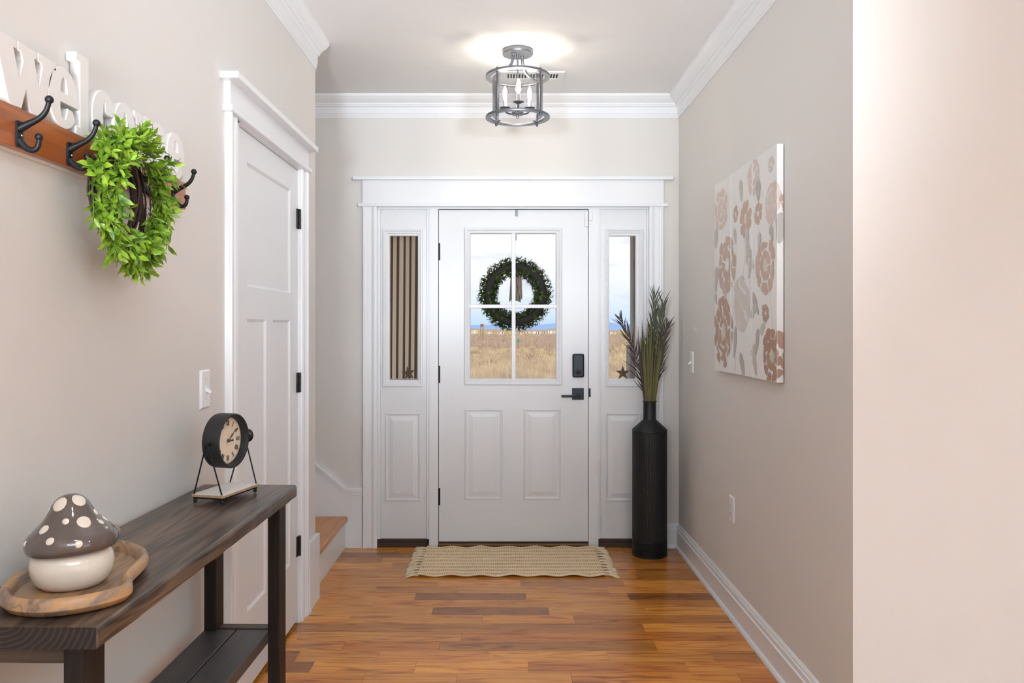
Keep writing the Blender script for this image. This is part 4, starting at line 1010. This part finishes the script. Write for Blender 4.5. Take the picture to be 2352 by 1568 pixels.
for sg, xe in ((-1, rx0), (1, rx1)):
    for k in range(11):
        yb = ry0+.018+(ry1-ry0-.036)*k/10; tm = MB(); dirn = R9.uniform(-.35, .35)-.15
        for q in range(30):
            L = R9.uniform(.045, .075); sp_ = R9.uniform(-1, 1)*.75+dirn*.6; h0 = R9.uniform(.003, .009)
            p0 = (xe-sg*.004, yb+R9.uniform(-.008, .008), h0+.002)
            p1 = (xe+sg*L*.35, yb+sp_*L*.15+R9.uniform(-.006, .006), h0+R9.uniform(.002, .009))
            p2 = (xe+sg*L*.75, yb+sp_*L*.55, R9.uniform(.0035, .009)); p3 = (xe+sg*L, yb+sp_*L, .0028)
            tm.tube(bez(p0, p1, p2, p3, 6), .0016, 4)
        tm.tube([(xe-sg*.006, yb, .006), (xe+sg*.006, yb, .007), (xe+sg*.018, yb+dirn*.006, .0075)], [.004, .0075, .004], 8)
        tm.build('tassel', M_FRINGE, rg, fix=False)

# ------------------------------------------------------------------ porch beyond the glass
M_PORCH = mat('porch_grey', rgb(150, 146, 140), .7, var=.1, vscale=6)
struct('porch_floor', MB().box(-2.6, 2.6, 5.0, 7.3, -.25, -.05), M_PORCH, label='grey porch floor outside the front door')
struct('porch_ceiling', MB().box(-2.6, 2.6, 5.0, 7.3, 2.62, 2.75), M_TRIM, label='white porch ceiling outside the front door')
po = thing('porch_post', 'weathered grey square porch post seen through the right sidelight', 'post', (1.185, 7.0, -.05))
M_POST = wood('post_wood', [(0, rgb(96, 90, 84)), (.5, rgb(160, 152, 144)), (1, rgb(190, 182, 174))], 'z', rough=.8, bump=.3)
MB().box(1.105, 1.265, 6.92, 7.08, -.05, 2.62, .004).build('post_shaft', M_POST, po)
MB().box(1.075, 1.295, 6.89, 7.11, -.05, 1.17, .006).build('post_base', M_POST, po)
# striped outdoor curtain behind the left sidelight
M_STRIPE = bpy.data.materials.new('striped_cloth'); M_STRIPE.use_nodes = True; t = M_STRIPE.node_tree; b = t.nodes['Principled BSDF']
def stripes(t, src, freq, duty, c0, c1):
    f = math_n(t, 'FRACT', math_n(t, 'MULTIPLY', src, freq)); s_ = math_n(t, 'LESS_THAN', f, duty)
    mx_ = N(t, 'ShaderNodeMix', data_type='RGBA'); t.links.new(s_, mx_.inputs[0]); mx_.inputs[6].default_value = c0; mx_.inputs[7].default_value = c1
    return mx_.outputs[2]
uv = N(t, 'ShaderNodeUVMap'); sx = N(t, 'ShaderNodeSeparateXYZ'); t.links.new(uv.outputs[0], sx.inputs[0])
c_ = stripes(t, sx.outputs[0], 1.0, .40, rgb(224, 206, 184), rgb(96, 78, 64)); t.links.new(c_, b.inputs['Base Color']); b.inputs['Roughness'].default_value = .9
tl = N(t, 'ShaderNodeBsdfTranslucent'); t.links.new(c_, tl.inputs[0]); mxs = N(t, 'ShaderNodeMixShader'); mxs.inputs[0].default_value = .5
t.links.new(b.outputs[0], mxs.inputs[1]); t.links.new(tl.outputs[0], mxs.inputs[2]); t.links.new(mxs.outputs[0], t.nodes['Material Output'].inputs[0])
cu = thing('striped_curtain', 'cream and brown striped curtain hanging outside the left sidelight', 'curtain', (-.72, 5.3, 2.3))
vs = []; fs = []; uvs = []; NXc, NZc = 60, 12
for j in range(NZc+1):
    z = .35+(2.30-.35)*j/NZc
    for i in range(NXc+1):
        s_ = i/NXc; x = -.90+.345*s_; y = 5.16+.30*s_+.012*math.sin(s_*21)+.006*math.sin(s_*47+z*2)
        vs.append((x-.008*(2.3-z), y, z)); uvs.append((s_*.345/.0372, z))
for j in range(NZc):
    for i in range(NXc): a = j*(NXc+1)+i; fs.append((a, a+1, a+NXc+2, a+NXc+1))
co = MB().add(vs, fs, True).build('curtain_cloth', M_STRIPE, cu, fix=False)
ul = co.data.uv_layers.new(name='UVMap')
for lp_ in co.data.loops: ul.data[lp_.index].uv = uvs[lp_.vertex_index]
MB().tube([(-.97, 5.10, 2.31), (-.50, 5.505, 2.31)], .010, 10).tube([(-.93, 5.0, 2.31), (-.93, 5.135, 2.31)], .008, 8).ball((-.97, 5.10, 2.31), .018).build('curtain_rod', M_BLACK, cu)
# barn stars on the outer ledges
M_STAR = mat('rusty_tin', rgb(112, 96, 78), .55, metal=.5, var=.2, vscale=60)
def star(label, x, y, R, rot, tilt):
    z = 1.0068+R*.812; M = Matrix.Translation((x, y, z)) @ Matrix.Rotation(tilt, 4, 'X') @ Matrix.Rotation(PI/2, 4, 'X') @ Matrix.Rotation(rot, 4, 'Z')
    rim = []
    for k in range(10):
        a = PI/2+PI*k/5; r = R if k % 2 == 0 else R*.40; rim.append((r*math.cos(a), r*math.sin(a), 0))
    vs = rim+[(0, 0, R*.22), (0, 0, -R*.05)]
    o = MB(M).add(vs, [(i, (i+1) % 10, 10) for i in range(10)]+[((i+1) % 10, i, 11) for i in range(10)]).build('barn_star', M_STAR)
    tag(o, label, 'star')
star('rusty tin star on the ledge outside the left sidelight', -.600, 4.972, .046, math.radians(9), 0)
star('rusty tin star on the ledge outside the right sidelight', .731, 4.972, .047, 0, 0)
# wreath on the outside of the door
dw = thing('door_wreath', 'dark green round wreath with a striped ribbon outside the front door', 'wreath', (.064, 4.955, 1.53))
DC = Vector((.064, 4.957, 1.531)); M_DK = mat('wreath_core', rgb(40, 38, 34), .9)
M_DLEAF = leafmat('leaf_dark', rgb(44, 66, 28), rgb(92, 116, 44), .5)
MB().tube([DC+Vector((.170*math.cos(a), 0, .170*math.sin(a))) for a in [2*PI*k/48 for k in range(48)]], .028, 12, closed=True).build('wreath_core', M_DK, dw)
R10 = random.Random(2); fo = MB()
for i in range(2600):
    a = R10.uniform(0, 2*PI); q = R10.uniform(0, 2*PI); er = Vector((math.cos(a), 0, math.sin(a))); et = Vector((-er.z, 0, er.x)); o_ = er*math.cos(q)+Vector((0, math.sin(q), 0))
    p = DC+er*.170+o_*R10.uniform(.024, .046)
    if p.y < 4.912: continue
    d = o_*R10.uniform(.5, 1)+et*R10.uniform(-.8, .8); sz = R10.uniform(.026, .040)
    if p.y+d.normalized().y*sz < 4.908: continue
    fo.add(LEAF_V, LEAF_F, True, Matrix.Translation(p) @ frame_of(d, o_) @ Matrix.Diagonal((sz, sz*1.6, sz, 1)))
o = fo.build('foliage', M_DLEAF, dw, fix=False); o['kind'] = 'stuff'
M_RIB = bpy.data.materials.new('striped_ribbon'); M_RIB.use_nodes = True; t = M_RIB.node_tree; b = t.nodes['Principled BSDF']
uv = N(t, 'ShaderNodeUVMap'); sx = N(t, 'ShaderNodeSeparateXYZ'); t.links.new(uv.outputs[0], sx.inputs[0])
c_ = stripes(t, sx.outputs[0], 7.0, .55, rgb(190, 170, 150), rgb(52, 44, 40)); t.links.new(c_, b.inputs['Base Color']); b.inputs['Roughness'].default_value = .7
def ribbon(pa, pb, wa, wb, notch, rip):
    vs = []; uvs = []; fs = []; n, m_ = 12, 6
    for j in range(n+1):
        t_ = j/n; c = Vector(pa).lerp(Vector(pb), t_); w = wa+(wb-wa)*t_
        for i in range(m_+1):
            s_ = i/m_; zz = (notch*abs(2*s_-1)-notch*.5)*t_
            vs.append((c.x+(s_-.5)*w, c.y+rip*math.sin(s_*7+t_*4), c.z+zz)); uvs.append((s_, t_))
    for j in range(n):
        for i in range(m_): a = j*(m_+1)+i; fs.append((a, a+1, a+m_+2, a+m_+1))
    o = MB().add(vs, fs, True).build('ribbon_tail', M_RIB, dw, fix=False); ul = o.data.uv_layers.new(name='UVMap')
    for l_ in o.data.loops: ul.data[l_.index].uv = uvs[l_.vertex_index]
ribbon((.060, 4.945, 1.69), (.068, 4.938, 1.487), .035, .060, -.012, .006)
ribbon((.052, 4.950, 1.69), (.040, 4.945, 1.492), .030, .030, -.02, .006)
ribbon((.086, 4.948, 1.69), (.094, 4.942, 1.50), .030, .026, .02, .006)

# ------------------------------------------------------------------ the land beyond
def gz(Y):
    P_ = [(7, -.9), (14, -1.6), (30, -2.2), (60, -3.1), (150, -5.0), (400, -8.4), (900, -11.2), (1500, -13.4), (3000, -16), (9000, -30)]
    for (a, za), (b, zb_) in zip(P_, P_[1:]):
        if Y <= b: return za+(zb_-za)*(Y-a)/(b-a)
    return P_[-1][1]
ys = [7, 9, 12, 16, 22, 30, 42, 60, 85, 120, 160, 220, 300, 400, 600, 900, 1300, 2000, 3000, 5000, 9000]; vs = []; fs = []; KX = 40
R11 = random.Random(9)
for Y in ys:
    wd = 30+Y*.8
    for i in range(KX+1): vs.append((wd*(2*i/KX-1), Y, gz(Y)+(R11.uniform(-.0018, .0018)*Y if Y > 20 else 0)))
for j in range(len(ys)-1):
    for i in range(KX): a = j*(KX+1)+i; fs.append((a, a+1, a+KX+2, a+KX+1))
M_FIELD = bpy.data.materials.new('dry_field'); M_FIELD.use_nodes = True; t = M_FIELD.node_tree; b = t.nodes['Principled BSDF']
g = N(t, 'ShaderNodeNewGeometry'); mp = N(t, 'ShaderNodeMapping'); mp.inputs['Scale'].default_value = (.02, .006, 0); t.links.new(g.outputs['Position'], mp.inputs[0])
n1 = N(t, 'ShaderNodeTexNoise'); n1.inputs['Scale'].default_value = 1.2; n1.inputs['Detail'].default_value = 8; t.links.new(mp.outputs[0], n1.inputs['Vector'])
r1 = N(t, 'ShaderNodeValToRGB'); t.links.new(n1.outputs[0], r1.inputs[0]); el = r1.color_ramp.elements
el[0].position = .3; el[0].color = rgb(120, 96, 76); el[1].position = .75; el[1].color = rgb(206, 178, 124)
q = el.new(.45); q.color = rgb(168, 142, 112); q = el.new(.58); q.color = rgb(182, 160, 104)
t.links.new(r1.outputs[0], b.inputs['Base Color']); b.inputs['Roughness'].default_value = 1; b.inputs['Specular IOR Level'].default_value = .05
struct('field_ground', MB().add(vs, fs, True), M_FIELD, label='dry brown field falling away beyond the porch')
M_BRUSH = bpy.data.materials.new('dry_brush'); M_BRUSH.use_nodes = True; t = M_BRUSH.node_tree; b = t.nodes['Principled BSDF']
g = N(t, 'ShaderNodeNewGeometry'); n1 = N(t, 'ShaderNodeTexNoise'); n1.inputs['Scale'].default_value = .22; n1.inputs['Detail'].default_value = 7; t.links.new(g.outputs['Position'], n1.inputs['Vector'])
r1 = N(t, 'ShaderNodeValToRGB'); t.links.new(n1.outputs[0], r1.inputs[0]); el = r1.color_ramp.elements
el[0].position = .36; el[0].color = rgb(136, 120, 110); el[1].position = .68; el[1].color = rgb(218, 198, 164)
q = el.new(.5); q.color = rgb(188, 168, 144); t.links.new(r1.outputs[0], b.inputs['Base Color']); b.inputs['Roughness'].default_value = 1; b.inputs['Specular IOR Level'].default_value = .05
br = MB()
for i in range(7000):
    Y = 24*(12 ** R11.random()); x = Y*R11.uniform(-.14, .24); k = R11.random(); h = R11.uniform(.5, 1.1)*(1.8 if k < .22 else 1); z = gz(Y); w = .010+Y*.00022
    for j in range(20 if k < .22 else 14):
        a = R11.uniform(-.7, .7); dx = R11.uniform(-.9, .9)*(.5 if k < .22 else 1); L = h*R11.uniform(.45, 1)
        br.add([(x+dx-w, Y, z-.1), (x+dx+w, Y, z-.1), (x+dx+a*L, Y+R11.uniform(-.3, .3), z+L)], [(0, 1, 2)])
o = br.build('dry_brush', M_BRUSH, fix=False); tag(o, 'pale tan dry grass and leafless brush covering the field', 'brush', kind='stuff')
# bare trees along the far side of the field (branches too fine to pick apart)
tr_ = MB()
for i in range(1300):
    Y = 306*(4.6 ** R11.random()); x = Y*R11.uniform(-.14, .24); z = gz(Y); h = R11.uniform(2.5, 7.0)*(.6 if R11.random() < .5 else 1)
    for j in range(22):
        a = R11.uniform(-.85, .85); L = h*R11.uniform(.35, 1); w = .00022*Y
        tr_.add([(x+a*.4*h-w, Y, z), (x+a*.4*h+w, Y, z), (x+a*.7*h, Y+R11.uniform(-1, 1), z+L)], [(0, 1, 2)])
o = tr_.build('far_trees', mat('far_tree', rgb(176, 156, 142), 1, spec=.05, var=.25, vscale=.03), fix=False)
tag(o, 'line of bare grey brown trees beyond the field', 'trees', kind='stuff')
# town houses
M_HW = [mat('house_wall_'+str(i), rgb(*c), .9) for i, c in enumerate(((214, 202, 184), (226, 218, 208), (196, 180, 160)))]
M_HR = mat('house_roof', rgb(150, 138, 132), .9); M_HP = mat('house_pane', rgb(84, 84, 92), .3)
HP = [(1196, 1500, 11, 6, 0), (1216, 1420, 11, 8, 0), (1228, 1500, 12, 9, 1), (1241, 1440, 10, 8, 0), (1254, 1500, 12, 8.5, 2), (1266, 1420, 10, 8, 1), (1277, 1480, 10, 8, 0), (1090, 1500, 12, 8, 1), (1124, 1480, 10, 7, 1), (1150, 1520, 12, 7, 0), (1405, 1500, 12, 7, 1)]
POSN = ('first', 'second', 'third', 'fourth', 'fifth', 'sixth', 'seventh', 'eighth', 'ninth', 'tenth')
hs = sorted((u, Y, w*R11.uniform(.8, 1.25), h*R11.uniform(.65, 1.1), mi) for u, Y, w, h, mi in HP)
for i, (u, Y, w, h, mi) in enumerate(hs):
    x = PX(u, Y); z = gz(Y)
    lb = ('distant pale house seen through the right sidelight' if u > 1300 else '%s distant town house from the left through the door glass' % POSN[i])
    ho = thing('house', lb, 'house', (x, Y, z), 'distant town houses')
    MB().box(x-w/2, x+w/2, Y, Y+9, z-2, z+h).build('wall', M_HW[mi], ho)
    MB().add([(x-w/2-.5, Y-.6, z+h), (x+w/2+.5, Y-.6, z+h), (x+w/2+.5, Y+9.6, z+h), (x-w/2-.5, Y+9.6, z+h), (x-w/2-.5, Y+4.5, z+h+3), (x+w/2+.5, Y+4.5, z+h+3)], [(0, 1, 5, 4), (2, 3, 4, 5), (0, 4, 3), (1, 2, 5), (0, 3, 2, 1)]).build('roof', M_HR, ho)
    for a in (-.28, .28):
        for zz in (.3, .68): MB().box(x+a*w-.7, x+a*w+.7, Y-.12, Y, z+h*zz-.8, z+h*zz+.8).build('window', M_HP, ho)
# tall twin pole sign and the green road sign
sx_ = PX(1107, 700); sg = thing('roadside_sign', 'tall twin pole roadside sign with a red brown top in the far town', 'sign', (sx_, 700, gz(700)))
M_SP = mat('sign_pole', rgb(96, 74, 66), .8)
for a in (-1.0, 1.0): MB().box(sx_+a-.22, sx_+a+.22, 699.8, 700.2, gz(700)-1, 3.0).build('pole', M_SP, sg)
MB().box(sx_-1.5, sx_+1.5, 699.5, 700.5, 1.2, 3.6).build('sign_panel', mat('sign_red', rgb(146, 96, 78), .8), sg)
gx = PX(1190.5, 297); gs = thing('road_sign', 'small green road sign at the edge of the field', 'sign', (gx, 297, gz(297)))
MB().box(gx-.42, gx+.42, 296.9, 297, -4.7, -3.2).build('sign_panel', mat('sign_green', rgb(60, 150, 110), .6), gs)
MB().box(gx-.06, gx+.06, 297, 297.1, gz(297)-.2, -3.2).build('pole', M_SP, gs)
# hills on the horizon, the blue of distance haze put into their colour
vs = []; fs = []; n = 90
for i in range(n+1):
    x = -9000+18000*i/n; hh_ = 18+26*abs(math.sin(i*.35)+.6*math.sin(i*.83+1))
    vs += [(x, 8600, -40), (x, 9200, hh_), (x, 12000, -40)]
for i in range(n):
    for k in range(2): a = 3*i+k; fs.append((a, a+3, a+4, a+1))
struct('hills', MB().add(vs, fs, True), mat('hill_haze_blue', rgb(140, 164, 200), 1, spec=0), label='low haze-blue hills on the horizon')
